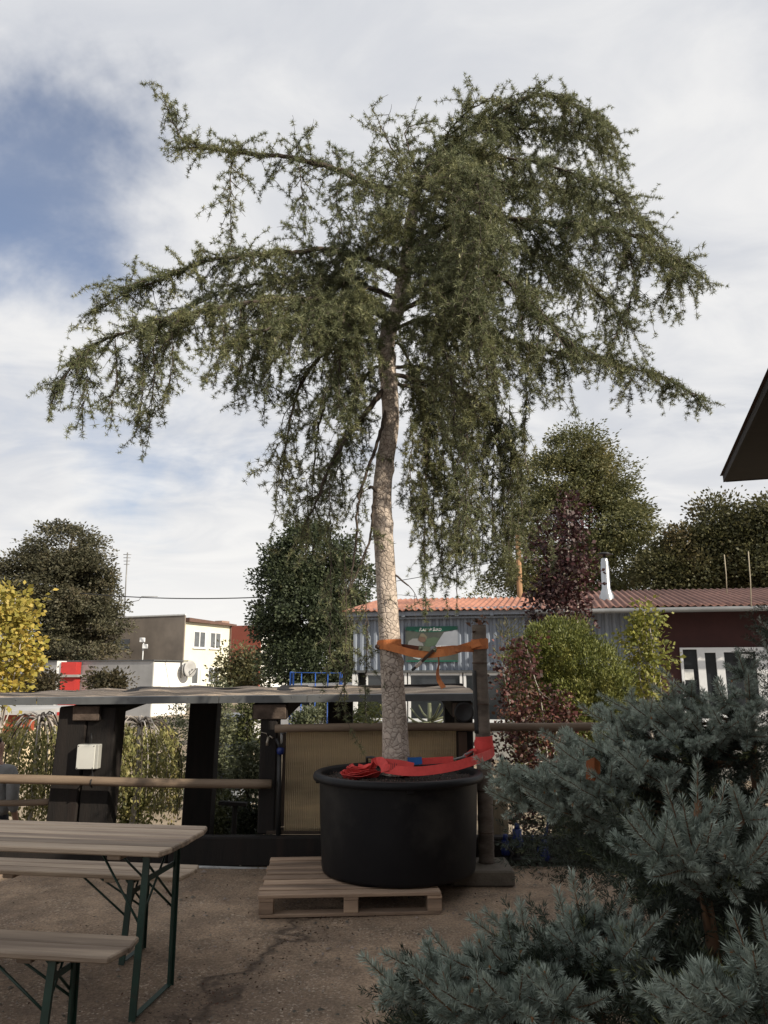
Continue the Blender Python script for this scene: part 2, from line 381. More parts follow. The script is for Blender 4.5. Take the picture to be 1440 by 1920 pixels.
# ------------------------------------------------------------------ open shelter with low felted roof behind the fence
YF = 7.00; YB = 9.1
sh = thing('shelter', 'low timber shelter with dark sleeper posts and sagging felt roof', 'shelter', (-1.5, YF + .3, LOW))
xl, xr = W(-160, 1320, YF).x, W(905, 1307, YF).x
nx_, ny_ = 110, 26
pts = []
def roof_z(x, s):
    k = (x - xl) / (xr - xl)
    z0 = W(0, 1311, YF).z * (1 - k) + W(905, 1301, YF).z * k
    px_ = 720 + (x / YB) * FPX * 1.02
    zb_ = W(px_, float(np.interp(px_, [-200, 0, 150, 300, 600, 905], [1303, 1301, 1293, 1288, 1287, 1284])), YB).z
    return z0 + s * (zb_ - z0)
for j in range(ny_ + 1):
    for i in range(nx_ + 1):
        s_ = j / ny_; x_ = xl + (xr - xl) * i / nx_; x_ += 0
        bmp = .010 * math.sin(x_ * 5.1 + 2.5 * math.sin(s_ * 5)) * math.sin(s_ * 9 + x_ * 1.7) + .008 * math.sin(x_ * 11.3 + s_ * 7)
        e = 0
        pts.append((x_, YF + (YB - YF) * s_, roof_z(x_, s_) + (bmp + e if 0 < j else 0)))
F = np.array([(j * (nx_ + 1) + i, j * (nx_ + 1) + i + 1, (j + 1) * (nx_ + 1) + i + 1, (j + 1) * (nx_ + 1) + i) for j in range(ny_) for i in range(nx_)])
ro = npmesh('roof', pts, F, M('dappled_roofing_felt', (.58, .46, .35), (.30, .235, .18), sc=2.6, stretch=(.45, 2.2, 1), rough=.95, bump=.8, bsc=40, bdist=.03, c3=(.13, .108, .088), sc3=1.8, lo3=.46, hi3=.62), sh, smooth=True)  # pale and dark streaks put dappled sun and shade into the felt colour
so = ro.modifiers.new('thickness', 'SOLIDIFY'); so.thickness = .022; so.offset = -1
edges = [-160, 70, 411, 576, 722, 905]
for a, b in zip(edges, edges[1:]):
    xa, xb = W(a, 1315, YF).x + .002, W(b, 1310, YF).x - .002
    mb = MB(); za, zb = roof_z(xa, 0), roof_z(xb, 0)
    for (dz, dy, th) in ((0.003, -.012, .062),):
        mb.add([(xa, YF + dy, za + dz), (xb, YF + dy, zb + dz), (xb, YF + dy, zb + dz - th), (xa, YF + dy, za + dz - th),
                (xa, YF + .05, za + dz + .004), (xb, YF + .05, zb + dz + .004), (xb, YF + .006, zb + dz - th), (xa, YF + .006, za + dz - th)],
               [(3, 2, 1, 0), (0, 1, 5, 4), (2, 3, 7, 6)])
    mb.build('fascia_strip', m_zinc, ro)
    for q in range(3):
        xs = xa + (xb - xa) * (q + .5) / 3
        nb = MB(); nb.lathe([(0.0, -.004), (.006, -.002), (.006, 0)], (xs, YF - .013, roof_z(xs, 0) - .015), 6, 'Y'); nb.build('screw', m_zinc, ro)
def slab(name, pxs, y0, y1, z0, z1, mat, parent, lean=0.0):
    """post seen between two pixel columns: front face at y0"""
    x0, x1 = W(pxs[0], 1400, y0).x, W(pxs[1], 1400, y0).x
    mb = MB(); mb.box(((x0 + x1) / 2, (y0 + y1) / 2, (z0 + z1) / 2), (x1 - x0, y1 - y0, z1 - z0), ch=.012)
    for v_ in mb.v: v_.x += lean * (v_.z - z1)
    return mb.build(name, mat, parent)
zt = 1.30
# wide pillar of two sleepers standing side by side
slab('post', (105, 159.5), YF + .12, YF + .40, .22, zt, m_dark, sh, .035); slab('post', (160.5, 214), YF + .13, YF + .40, .22, zt, m_dark, sh, .02)
slab('post', (487, 519), YF + .06, YF + .30, .22, zt, m_dark, sh); slab('post', (857, 888), YF + .06, YF + .30, .22, zt, m_dark, sh)
slab('post', (352, 404), YB - .45, YB - .2, LOW, 1.38, m_dark, sh, .02); slab('post', (614, 660), YB - .45, YB - .2, LOW, 1.42, m_dark, sh)
slab('post', (-110, -60), YB - .45, YB - .2, LOW, 1.36, m_dark, sh); slab('post', (835, 872), YB - .45, YB - .2, LOW, 1.44, m_dark, sh)
for (c, wd, dy) in ((157, 54, .04), (505, 66, 0), (868, 40, .02)):
    x0, x1 = W(c - wd / 2, 1340, YF + .03).x, W(c + wd / 2, 1340, YF + .03).x; xm = (x0 + x1) / 2
    z = roof_z(xm, 0) - .065; zb_ = z + .09
    bm_ = MB(); bm_.beam((xm, YF + .05 + dy, z - .075), (xm, YB - .12, zb_ - .03), x1 - x0, .14, ch=.01); be = bm_.build('beam', m_dark, sh)
    e_ = MB(); e_.beam((xm, YF + .035 + dy, z - .077), (xm, YF + .051 + dy, z - .076), (x1 - x0) * .93, .128, ch=.006); e_.build('end_grain', m_end, be)
# long plate under the rear of the roof
mb = MB(); mb.beam((xl, YB - .3, 1.335), (xr, YB - .3, 1.435), .16, .10, ch=.01); mb.build('wall_plate', m_dark, sh)

# ------------------------------------------------------------------ round rails of the fence
def rail(name, a, b, r, label, seed):
    rr = np.random.default_rng(seed); p = resample([a, a.lerp(b, .3) + Vector((0, 0, .006)), a.lerp(b, .7) - Vector((0, 0, .006)), b], .12)
    mb = MB(); mb.tube([tuple(x) for x in p], [r * (1 + rr.normal(0, .02)) for _ in p], 12)
    return top(mb, name, m_rail, label, 'rail', 'round timber rails of the yard fence')
rail('fence_rail', W(-160, 1459, YF - .02), W(509, 1470, YF - .02), .039, 'long peeled round rail nailed across the widest dark post', 1)
rail('fence_rail', W(516, 1366, YF - .005), W(1260, 1360, YF - .005), .036, 'peeled round rail along the top of the plastic panel', 2)
rail('fence_rail', W(-160, 1508, YF + .20), W(104, 1503, YF + .22), .028, 'short thin rail ending low at the widest dark post', 3)

# ------------------------------------------------------------------ twin-wall plastic panel
pn = thing('twinwall_screen', 'translucent yellowed twin-wall plastic screen behind the big black tub', 'screen', W(700, 1570, YF + .05))
x0, x1 = W(534, 1470, YF + .06).x, W(857, 1470, YF + .06).x; z0, z1 = .25, W(700, 1369, YF + .06).z
def poly_mat():
    m = M('twinwall_plastic', (.70, .58, .40), (.50, .41, .28), sc=1.6, stretch=(.5, 1, 2.8), rough=.35, c3=(.27, .22, .15), sc3=1.5, lo3=.45, hi3=.7, trans=.6, spec=.4)
    return m
m_pc = poly_mat()
nrib = 92; dx = (x1 - x0) / nrib; mb = MB(); vs = []; fs = []
for i in range(nrib):
    xa = x0 + i * dx
    vs += [(xa, YF + .070, z0), (xa + dx * .22, YF + .056, z0), (xa + dx * .6, YF + .056, z0), (xa, YF + .070, z1), (xa + dx * .22, YF + .056, z1), (xa + dx * .6, YF + .056, z1)]
vs += [(x1, YF + .070, z0), (x1, YF + .070, z1)]
for i in range(nrib):
    b = i * 6; nb_ = (i + 1) * 6 if i < nrib - 1 else None
    fs += [(b, b + 1, b + 4, b + 3), (b + 1, b + 2, b + 5, b + 4)]
    fs += [(b + 2, nb_, nb_ + 3, b + 5)] if nb_ else [(b + 2, nrib * 6, nrib * 6 + 1, b + 5)]
mb.add(vs, fs); mb.build('sheet', m_pc, pn)
m_batten = M('weathered_batten', (.060, .040, .028), (.034, .024, .018), sc=8, stretch=(1, 1, .4), rough=.85, bump=.3)
for nm, c, d in (('batten', ((x0 + x1) / 2, YF + .085, z0 + .0), (x1 - x0 + .06, .03, .05)), ('batten', (x0 - .016, YF + .09, (z0 + z1) / 2), (.03, .04, z1 - z0 - .06)), ('batten', (x1 + .018, YF + .085, (z0 + z1) / 2), (.034, .035, z1 - z0 - .06))):
    mb = MB(); mb.box(c, d, ch=.004); mb.build(nm, m_batten, pn)
mb = MB(); mb.box(((x0 + x1) / 2, YF + .10, .235), (x1 - x0 + .3, .09, .03), ch=.005); mb.build('sill_board', m_batten, pn)
# shorter brown offcut beside the panel
mb = MB(); p = W(868, 1400, YF + .03); mb.box((p.x, YF + .045, .66), (.075, .03, .85), ch=.004)
top(mb, 'board', M('brown_board', (.075, .042, .026), (.045, .027, .018), sc=8, stretch=(2, 1, .3)), 'narrow brown board standing right of the plastic panel', 'board')
# rough pale fence slab behind the black-and-grey pole
mb = MB(); a = W(924, 1500, YF + .25); b = W(952, 1500, YF + .25)
zq = W(938, 1478, YF + .25).z; mb.box(((a.x + b.x) / 2, YF + .27, (zq + LOW) / 2), (b.x - a.x, .05, zq - LOW), ch=.006)
top(mb, 'slab_board', M('pale_slab_wood', (.33, .27, .18), (.20, .16, .11), sc=7, stretch=(3, 1, .3), rough=.9, bump=.4), 'rough pale upright board just behind the grey pole', 'board')

# ------------------------------------------------------------------ yard building whose eave shows at the right
VP = math.atan2((1185 - 720) / FPX, 1.022)
EH = 3.46; tq = (EH - CAM_H) / pix_dir(1362, 902).z; Cn = pix_dir(1362, 902) * tq; Cn.z = EH; 
ax = Vector((-math.sin(VP), -math.cos(VP), 0)); sx = Vector((math.cos(VP), -math.sin(VP), 0))     # along the eave towards and past the camera; into the building
bd = thing('yard_building', 'dark building beside the yard, its brown eave corner overhead', 'building', tuple(Vector((Cn.x, Cn.y, 0)) + ax * 6 + sx * 4))
LB, WB = 15.0, 8.4
def bp_(u, v_, z): return Vector((Cn.x, Cn.y, 0)) + ax * u + sx * v_ + Vector((0, 0, z))
m_soff = M('dark_soffit_boards', (.022, .016, .013), (.014, .010, .009), sc=7, stretch=(.5, 3, 1), rough=.8)
mb = MB(); mb.prism([bp_(0, 0, EH), bp_(LB, 0, EH), bp_(LB, WB, EH), bp_(0, WB, EH)], (0, 0, .03)); mb.build('soffit', m_soff, bd)
mb = MB()
for (a, b) in ((bp_(-.02, -.015, EH + .03), bp_(LB, -.015, EH + .03)), (bp_(-.015, 0, EH + .03), bp_(-.015, WB, EH + .03))): mb.beam(a, b, .024, .07)
mb.build('fascia_board', m_soff, bd)
pr = math.tan(R(19)); rh = EH + .068; hr = WB / 2 * pr
mb = MB(); e0, e1, e2, e3 = bp_(-.05, -.05, rh), bp_(LB, -.05, rh), bp_(LB, WB, rh), bp_(-.05, WB, rh); r0, r1 = bp_(WB / 2, WB / 2, rh + hr), bp_(LB - WB / 2, WB / 2, rh + hr)
mb.add([e0, e1, e2, e3, r0, r1], [(0, 1, 5, 4), (1, 2, 5), (2, 3, 4, 5), (3, 0, 4), (3, 2, 1, 0)])
mb.build('roof', M('dark_roof_tiles', (.09, .045, .035), (.06, .035, .03), sc=20, rough=.8), bd)
mb = MB(); IN = .75
mb.prism([bp_(IN, IN, -.02), bp_(LB - IN, IN, -.02), bp_(LB - IN, WB - IN, -.02), bp_(IN, WB - IN, -.02)], (0, 0, EH + .02))
mb.build('wall', M('brown_plaster_wall', (.20, .16, .13), (.15, .12, .10), sc=3, rough=.9, bump=.2), bd)  # plain dull brown plaster colour
# ------------------------------------------------------------------ long corrugated shed
SA, SB = W(663, 1200, 23.2), W(1600, 1200, 20.3)          # wall foot line, left and right
SA.z = SB.z = LOW; sdir = (SB - SA); SL = sdir.length; sdir.normalize(); snor = Vector((sdir.y, -sdir.x, 0))   # towards the yard
def sp_(u, out_, z): return SA + sdir * u + snor * out_ + Vector((0, 0, z - LOW))
def u_of(px, Y0=21.5, row=1200):
    d = pix_dir(px, row); # intersect ray with wall plane
    k = (SA - Vector((0, 0, CAM_H))).dot(snor) / d.dot(snor); p = Vector((0, 0, CAM_H)) + d * k
    return (p - SA).dot(sdir)
def z_of(px, row, out_=0.0):
    d = pix_dir(px, row); k = (SA + snor * out_ - Vector((0, 0, CAM_H))).dot(snor) / d.dot(snor); return CAM_H + d.z * k
shd = thing('corrugated_shed', 'long grey corrugated shed with red wavy roof and dark red end', 'shed', tuple(sp_(SL / 2, -2, LOW)))
m_wall = M('grey_corrugated_steel', (.215, .245, .295), (.165, .19, .235), sc=1.2, stretch=(1, 1, .3), rough=.6, metal=.1, c3=(.13, .145, .17), sc3=.8, lo3=.55, hi3=.75)
m_roof = M('red_corrugated_roof', (.40, .185, .125), (.30, .135, .095), sc=2.2, rough=.8, c3=(.17, .075, .055), sc3=.55, lo3=.45, hi3=.72, bump=.2, bsc=25)
m_white = M('white_window_frame', (.70, .71, .72), (.62, .63, .64), sc=3, rough=.45)
def glass(name, c=(.03, .035, .04)):
    m = M(name, c, tuple(x * .6 for x in c), sc=1.5, rough=.08, spec=.7); return m
m_glass = glass('dark_window_glass')
uS = u_of(1235)                                            # where the dark red end begins
zc = z_of(800, 1257)                                       # foot of the corrugated cladding
zw = z_of(745, 1148) + .02
def corr(u0, u1, z0, z1, per, amp, out_=0.0):
    mb = MB(); n = max(2, int((u1 - u0) / per * 6)); vs = []
    for i in range(n + 1):
        u = u0 + (u1 - u0) * i / n; a = (i % 6); o_ = amp * (1 if a in (0, 1, 2) else -1) * .5 + out_
        vs += [sp_(u, o_, z0), sp_(u, o_, z1)]
    mb.add(vs, [(2 * i, 2 * i + 2, 2 * i + 3, 2 * i + 1) for i in range(n)]); return mb
corr(0, uS, zc, zw + .1, .21, .05).build('wall_cladding', m_wall, shd)
mb = MB(); mb.beam(sp_(0, .03, zc - .03), sp_(uS, .03, zc - .03), .10, .07); mb.build('drip_edge', m_zinc, shd)
# masonry strip and windows under the cladding
m_ren = M('grey_shed_render', (.30, .30, .29), (.24, .24, .23), sc=3, rough=.9)
mb = MB(); mb.beam(sp_(0, -.12, -.30), sp_(uS, -.12, -.30), .2, 1.0); mb.build('plinth', m_ren, shd)
mb = MB(); mb.beam(sp_(0, -.3, (zc + .2) / 2), sp_(uS, -.3, (zc + .2) / 2), .02, zc - .1); mb.build('dark_backing', M('dark_interior', (.02, .02, .02), (.03, .028, .025), sc=2), shd)  # near-black sheet standing in for the shade inside the shed
uw = [u_of(p, row=1275) for p in (668, 684, 764, 868, 1000, 1140)]
for a, b in zip(uw[1:], uw[2:]):
    fr = MB(); z0, z1 = .22, zc - .07; t_ = .07
    fr.beam(sp_(a + .02, -.03, (z0 + z1) / 2 + 0), sp_(a + .02 + t_, -.03, (z0 + z1) / 2), .08, z1 - z0); fr.beam(sp_(b - .02 - t_, -.03, (z0 + z1) / 2), sp_(b - .02, -.03, (z0 + z1) / 2), .08, z1 - z0)
    fr.beam(sp_(a + .1, -.03, z0 + .04), sp_(b - .1, -.03, z0 + .04), .078, .08); fr.beam(sp_(a + .1, -.03, z1 - .035), sp_(b - .1, -.03, z1 - .035), .078, .07)
    wn = fr.build('window', m_white, shd)
    g_ = MB(); g_.beam(sp_(a + .05, -.05, (z0 + z1) / 2), sp_(b - .05, -.05, (z0 + z1) / 2), .012, z1 - z0 - .1); g_.build('pane', m_glass, wn)
    g_ = MB(); g_.beam(sp_(a, .04, z0 - .02), sp_(b, .04, z0 - .02), .2, .04); g_.build('sill', m_zinc, wn)
mb = MB(); mb.beam(sp_(-.02, -.02, (zc + .2) / 2 - .05), sp_(.13, -.02, (zc + .2) / 2 - .05), .12, zc - .3); mb.build('corner_post', m_white, shd)
mb = MB(); mb.beam(sp_(0, -4, (LOW + zw) / 2), sp_(.12, -4, (LOW + zw) / 2), 7.8, zw - LOW); mb.build('end_wall', m_wall, shd)
# dark red end with white door set
m_red = M('dark_red_render', (.050, .018, .017), (.038, .014, .014), sc=3, rough=.85)
zD = .20
mb = MB(); mb.beam(sp_(uS, -.06, (zw + LOW) / 2 + .06), sp_(SL, -.06, (zw + LOW) / 2 + .06), .16, zw - LOW + .1); mb.build('red_wall', m_red, shd, label='dark red rendered end wall')
ud = [u_of(p, row=1240) for p in (1279, 1307, 1321, 1342, 1357, 1416, 1437, 1500)]
zt_ = z_of(1340, 1214, .08)
ds = MB(); 
def fb(mbx, ua, ub, z0, z1, o_=.06, th=.09): mbx.beam(sp_(ua, o_, (z0 + z1) / 2), sp_(ub, o_, (z0 + z1) / 2), th, z1 - z0)
for (ua, ub) in ((ud[0] - .05, ud[0] + .02), (ud[1], ud[2]), (ud[3], ud[4]), (ud[5], ud[6])): fb(ds, ua, ub, zD, zt_)
fb(ds, ud[0] + .02, ud[1], zt_ - .05, zt_, .058); fb(ds, ud[2], ud[3], zt_ - .14, zt_, .058); fb(ds, ud[4], ud[5], zt_ - .13, zt_, .058); fb(ds, ud[2], ud[3], zD, zD + .5, .058); fb(ds, ud[4], ud[5], zD, zD + .5, .058); fb(ds, ud[6], ud[7], zD, zt_, .058)
dr = ds.build('door', m_white, shd)
for (ua, ub) in ((ud[0] + .02, ud[1]), (ud[2], ud[3]), (ud[4], ud[5])):
    g_ = MB(); fb(g_, ua - .01, ub + .01, zD + .1, zt_ - .04, .03, .012); g_.build('pane', m_glass, dr)
g_ = MB(); fb(g_, u_of(1389, row=1240), u_of(1412, row=1240), z_of(1400, 1234, .1), z_of(1400, 1226, .1), .05, .01); g_.build('paper_notice', M('white_paper', (.7, .7, .68), rough=.9), dr)
g_ = MB(); fb(g_, u_of(1283, row=1260), u_of(1300, row=1260), z_of(1290, 1275, .1), z_of(1290, 1255, .1), .05, .01); g_.build('paper_notice', bpy.data.materials['white_paper'], dr)
mb = MB(); mb.beam(sp_(uS - .3, 1.5, (zD + LOW) / 2 - .05), sp_(SL, 1.5, (zD + LOW) / 2 - .05), 3.0, zD - LOW); mb.build('terrace', m_ren, shd)
# two stretches of wavy roofing
def wavy(u0, u1, ze, zr, o0, o1, per, amp, name, mat):
    n = int((u1 - u0) / per * 8); k = 10; vs = []; rr = random.Random(3)
    sag = [rr.uniform(-.012, .012) for _ in range(n // 8 + 3)]
    for j in range(k + 1):
        s_ = j / k
        for i in range(n + 1):
            u = u0 + (u1 - u0) * i / n
            vs.append(sp_(u, o0 + (o1 - o0) * s_, ze + (zr - ze) * s_ + amp * math.sin(2 * math.pi * (u - u0) / per) + (sag[i // 8] if j == 0 else 0) + .012 * math.sin(u * .9)))
    fs = [(j * (n + 1) + i, j * (n + 1) + i + 1, (j + 1) * (n + 1) + i + 1, (j + 1) * (n + 1) + i) for j in range(k) for i in range(n)]
    o = npmesh(name, [tuple(v) for v in vs], fs, mat, shd, smooth=True)
    m_ = o.modifiers.new('thickness', 'SOLIDIFY'); m_.thickness = .02; return o
uM = u_of(1012, row=1140)
zE = z_of(800, 1143, .45)
wavy(-.25, uM, zE, zE + .80, .45, -4.6, .19, .028, 'roof_sheet', m_roof)
m_roof2 = M('weathered_red_roof', (.22, .118, .095), (.16, .085, .07), sc=2.5, rough=.85, c3=(.10, .05, .042), sc3=.6, lo3=.4, hi3=.7, bump=.2, bsc=25)
zE2 = z_of(1087, 1139, 1.0)
wavy(uM + .02, SL + .4, zE2, zE2 + 1.0, 1.0, -4.6, .19, .028, 'roof_sheet', m_roof2)
mb = MB(); mb.beam(sp_(-.2, .30, zE - .10), sp_(uM, .30, zE - .10), .04, .12); mb.build('fascia_board', m_wall, shd)
mb = MB(); mb.beam(sp_(-.2, .16, zE - .22), sp_(uM, .16, zE - .22), .03, .05); mb.build('purlin', m_wall, shd)
for p in (760, 860, 925, 990):
    u = u_of(p); mb = MB(); mb.beam(sp_(u, .0, zE - .12), sp_(u, .34, zE - .12), .10, .14); mb.build('rafter', m_wall, shd)
mb = MB(); gp = [sp_(u, 1.06, zE2 - .11) for u in np.linspace(uM - .4, SL + .4, 12)]; mb.tube(gp, .07, 10); mb.build('gutter', M('grey_gutter', (.22, .225, .23), (.16, .165, .17), sc=2, rough=.5, metal=.3), shd)
for u in np.linspace(uM + .3, SL - .2, 7):
    mb = MB(); mb.beam(sp_(u, -.02, zE2 - .06), sp_(u, .98, zE2 - .10), .06, .10); mb.build('rafter', m_red, shd)
# stove flue with cowl
u = u_of(1144, row=1110); fl = thing('stove_flue', 'shiny steel stove flue with dark cowl on red roof', 'flue', tuple(sp_(u, -1.4, zE2 + .42)))
c = fl.location; zt2 = W(1143, 1040, c.y).z
m_steel = M('brushed_steel', (.45, .46, .47), (.34, .34, .35), sc=4, stretch=(1, 1, .2), rough=.3, metal=1.0)
r_ = W(1151, 1080, c.y).x - W(1143, 1080, c.y).x
mb = MB(); mb.lathe([(r_ * 1.75, c.z - .05), (r_ * 1.7, c.z + .10), (r_ * 1.05, c.z + .32), (r_, c.z + .34), (r_, zt2 - .36), (r_ * .92, zt2 - .35), (r_ * .92, zt2 - .22), (r_ * .8, zt2 - .2), (r_ * .8, zt2 - .12)], (c.x, c.y, 0), 20); mb.build('pipe', m_steel, fl)
mb = MB(); mb.lathe([(r_ * .35, zt2 - .2), (r_ * .35, zt2), (r_ * 1.9, zt2), (r_ * 1.0, zt2 + .06), (.01, zt2 + .08)], (c.x, c.y, 0), 16); mb.build('cowl', m_black, fl)
# two whip rods at the far eave
for (pa, ra, pb, rb, lab) in ((1358, 1040, 1363, 1105, 'thin pale whip rod on the weathered roof, the shorter one'), (1403, 1034, 1409, 1142, 'taller thin pale rod rising past the gutter')):
    a = W(pa, ra, 19.2); b = W(pb, rb + 6, 19.35 if rb < 1120 else 19.0)
    if rb < 1120:
        k = sp_(u_of(pb, row=rb), -.9, 0); b = W(pb, rb + 8, k.y); a = W(pa, ra, k.y)
    else:
        k = sp_(u_of(pb, row=rb), 1.05, 0); b = W(pb, rb + 4, k.y); a = W(pa, ra, k.y)
    mb = MB(); mb.tube([b, b.lerp(a, .5) + Vector((.015, 0, 0)), a], .013, 6); top(mb, 'rod', M('pale_cane', (.40, .35, .26)), lab, 'rod')

# ------------------------------------------------------------------ printed banner on the shed wall
ub = [u_of(p, row=1205) for p in (761, 859)]; zb0, zb1 = z_of(810, 1241, .05), z_of(810, 1174.5, .05)
bn = thing('banner', 'rectangular printed banner with green edges hung on grey cladding', 'banner', tuple(sp_((ub[0] + ub[1]) / 2, .05, zb0)))
def bq(a, b, o_=0.0): return sp_(ub[0] + (ub[1] - ub[0]) * a, .062 + o_, zb0 + (zb1 - zb0) * b)
def flat(poly, o_, th=.004):
    mb = MB(); mb.prism([bq(a, b, o_) for a, b in poly], snor * -th); return mb
def fm(n_, c): return M(n_, c, tuple(x * .8 for x in c), sc=2.5, rough=.6)
flat([(0, 0), (1, 0), (1, 1), (0, 1)], 0, .012).build('sheet', M('banner_photo_print', (.06, .07, .06), (.03, .035, .032), sc=2.2, rough=.6), bn)
flat([(0, .90), (0, 1), (1, 1), (1, .90), (.6, .84), (.3, .84)], .005).build('green_band', fm('banner_green', (.008, .09, .06)), bn)
flat([(0, 0), (1, 0), (1, .045), (0, .045)], .005).build('green_edge', bpy.data.materials['banner_green'], bn)
flat([(.57, .45), (.74, .83), (1, .90), (1, .40), (.62, .36)], .005).build('printed_pale_shape', fm('banner_pale', (.25, .27, .31)), bn)
flat([(.02, .35), (.06, .58), (.14, .66), (.24, .66), (.33, .52), (.36, .40), (.30, .30), (.1, .28)], .005).build('printed_shirt', fm('banner_shirt', (.17, .175, .18)), bn)
flat([(.24, .62), (.27, .72), (.34, .74), (.40, .64), (.38, .57), (.30, .55)], .009).build('printed_face', fm('banner_skin', (.11, .07, .05)), bn)
flat([(.27, .72), (.30, .80), (.36, .80), (.42, .70), (.40, .62), (.37, .70)], .013).build('printed_cap', fm('banner_cap', (.13, .115, .08)), bn)
flat([(.36, .40), (.58, .46), (.66, .66), (.55, .70), (.40, .64)], .005).build('printed_lawn', fm('banner_lawn', (.055, .085, .055)), bn)
flat([(.14, .12), (.22, .20), (.30, .10), (.26, .06)], .005).build('printed_strip', fm('banner_strip', (.30, .36, .38)), bn)
m_let = fm('banner_letter_white', (.75, .76, .76))
m_bl = sp_(0, 0, 0)
rot = Matrix(((sdir.x, 0, snor.x), (sdir.y, 0, snor.y), (0, 1, 0)))
def lettering(txt, a, b, hgt, wid, o_=.011, shear=.28):
    cu = bpy.data.curves.new('lettering', 'FONT'); cu.body = txt; cu.size = 1.0; cu.shear = shear; cu.extrude = .004; cu.offset = .012
    to = bpy.data.objects.new('tmp', cu); COL.objects.link(to); dg = bpy.context.evaluated_depsgraph_get(); dg.update()
    me = bpy.data.meshes.new_from_object(to.evaluated_get(dg)); bpy.data.objects.remove(to)
    co = np.array([v.co for v in me.vertices]); mn, mxx = co.min(0), co.max(0)
    sc_ = np.array([wid / (mxx[0] - mn[0]), hgt / (mxx[1] - mn[1]), 1.0])
    pos = bq(a, b, o_); im = INV[bn.name]
    for v in me.vertices:
        q = Vector(((v.co.x - mn[0]) * sc_[0], (v.co.y - mn[1]) * sc_[1], v.co.z))
        v.co = im @ (pos + rot @ q)
    return link('lettering', me, m_let, bn)
BW, BH = ub[1] - ub[0], zb1 - zb0
lettering('R', .27, .865, BH * .095, BW * .045); lettering('AIN', .32, .865, BH * .075, BW * .125)
lettering('B', .53, .870, BH * .095, BW * .042); lettering('IRD', .578, .870, BH * .075, BW * .115)
flat([(.462, .865), (.478, .905), (.455, .925), (.482, .930), (.485, .965), (.498, .935), (.525, .945), (.503, .915), (.520, .880), (.495, .900)], .011).build('bird_emblem', m_let, bn)
for (a, b, n_, hh) in ((.60, .405, 11, .045), (.80, .25, 5, .06)):
    for k in range(n_): flat([(a + k * .032, b), (a + k * .032 + (.012, .020, .016)[k % 3], b), (a + k * .032 + (.012, .020, .016)[k % 3], b + hh), (a + k * .032, b + hh)], .011).build('worn_letter', m_let, bn)
for (a, b) in ((.02, .97), (.98, .97), (.02, .03), (.98, .03)):
    flat([(a - .008, b - .01), (a + .008, b - .01), (a + .008, b + .01), (a - .008, b + .01)], .009).build('eyelet', m_zinc, bn)

# ------------------------------------------------------------------ houses far left
def frame(px, Y, rz):
    o = W(px, 1262, Y); o.z = LOW; c, s = math.cos(rz), math.sin(rz)
    return lambda u, v_, z: Vector((o.x + u * c - v_ * s, o.y + u * s + v_ * c, z))
def zrow(row, Y): return W(343, row, Y).z
def hbox(mb, fr, u0, u1, v0, v1, z0, z1):
    mb.add([fr(u0, v0, z0), fr(u1, v0, z0), fr(u1, v1, z0), fr(u0, v1, z0), fr(u0, v0, z1), fr(u1, v0, z1), fr(u1, v1, z1), fr(u0, v1, z1)],
           [(3, 2, 1, 0), (4, 5, 6, 7), (0, 1, 5, 4), (1, 2, 6, 5), (2, 3, 7, 6), (3, 0, 4, 7)])
    return mb
def win(fr, th, u0, u1, z0, z1, side='u', off=0.0, mull=1, curtain=False):
    """window in the face v = 0 (side 'u') of a frame: frame bars, pane, sill"""
    t_ = .09; f = MB()
    for (a, b, c, d) in ((u0, u0 + t_, z0, z1), (u1 - t_, u1, z0, z1), (u0 + t_, u1 - t_, z0, z0 + t_), (u0 + t_, u1 - t_, z1 - t_, z1)): hbox(f, fr, a, b, -.03 + off, .05 + off, c, d)
    for k in range(mull): um = u0 + (u1 - u0) * (k + 1) / (mull + 1); hbox(f, fr, um - t_ * .6, um + t_ * .6, -.028 + off, .048 + off, z0 + t_, z1 - t_)
    o = f.build('window', m_white, th)
    p = MB(); hbox(p, fr, u0 + .02, u1 - .02, -.012 + off, .01 + off, z0 + .02, z1 - .02); p.build('pane', m_gl2, o)
    p = MB(); hbox(p, fr, u0 - .08, u1 + .08, -.12 + off, -.032 + off, z0 - .06, z0 - .005); p.build('sill', m_white, o)
    return o
m_gl2 = glass('far_window_glass', (.12, .13, .14))
YH = 55.0
# the lit face runs from the corner to the right and back, the brown face to the left
h1 = thing('flat_house', 'two-storey flat-roofed house with brown side wall and cream front', 'house', tuple(W(343, 1262, YH).xy) + (LOW,))
ftr = frame(343, YH, R(65))          # u runs along the cream front (right and back)
zt1 = zrow(1166, YH); zp = zrow(1154, YH)
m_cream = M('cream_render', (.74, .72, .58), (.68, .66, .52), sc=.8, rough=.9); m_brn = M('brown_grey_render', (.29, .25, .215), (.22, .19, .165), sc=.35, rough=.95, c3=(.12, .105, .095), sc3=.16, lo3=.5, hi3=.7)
FW = 5.4
mb = MB(); hbox(mb, ftr, 0, FW, 0, 12, LOW, zt1); mb.build('front_wall', m_cream, h1)
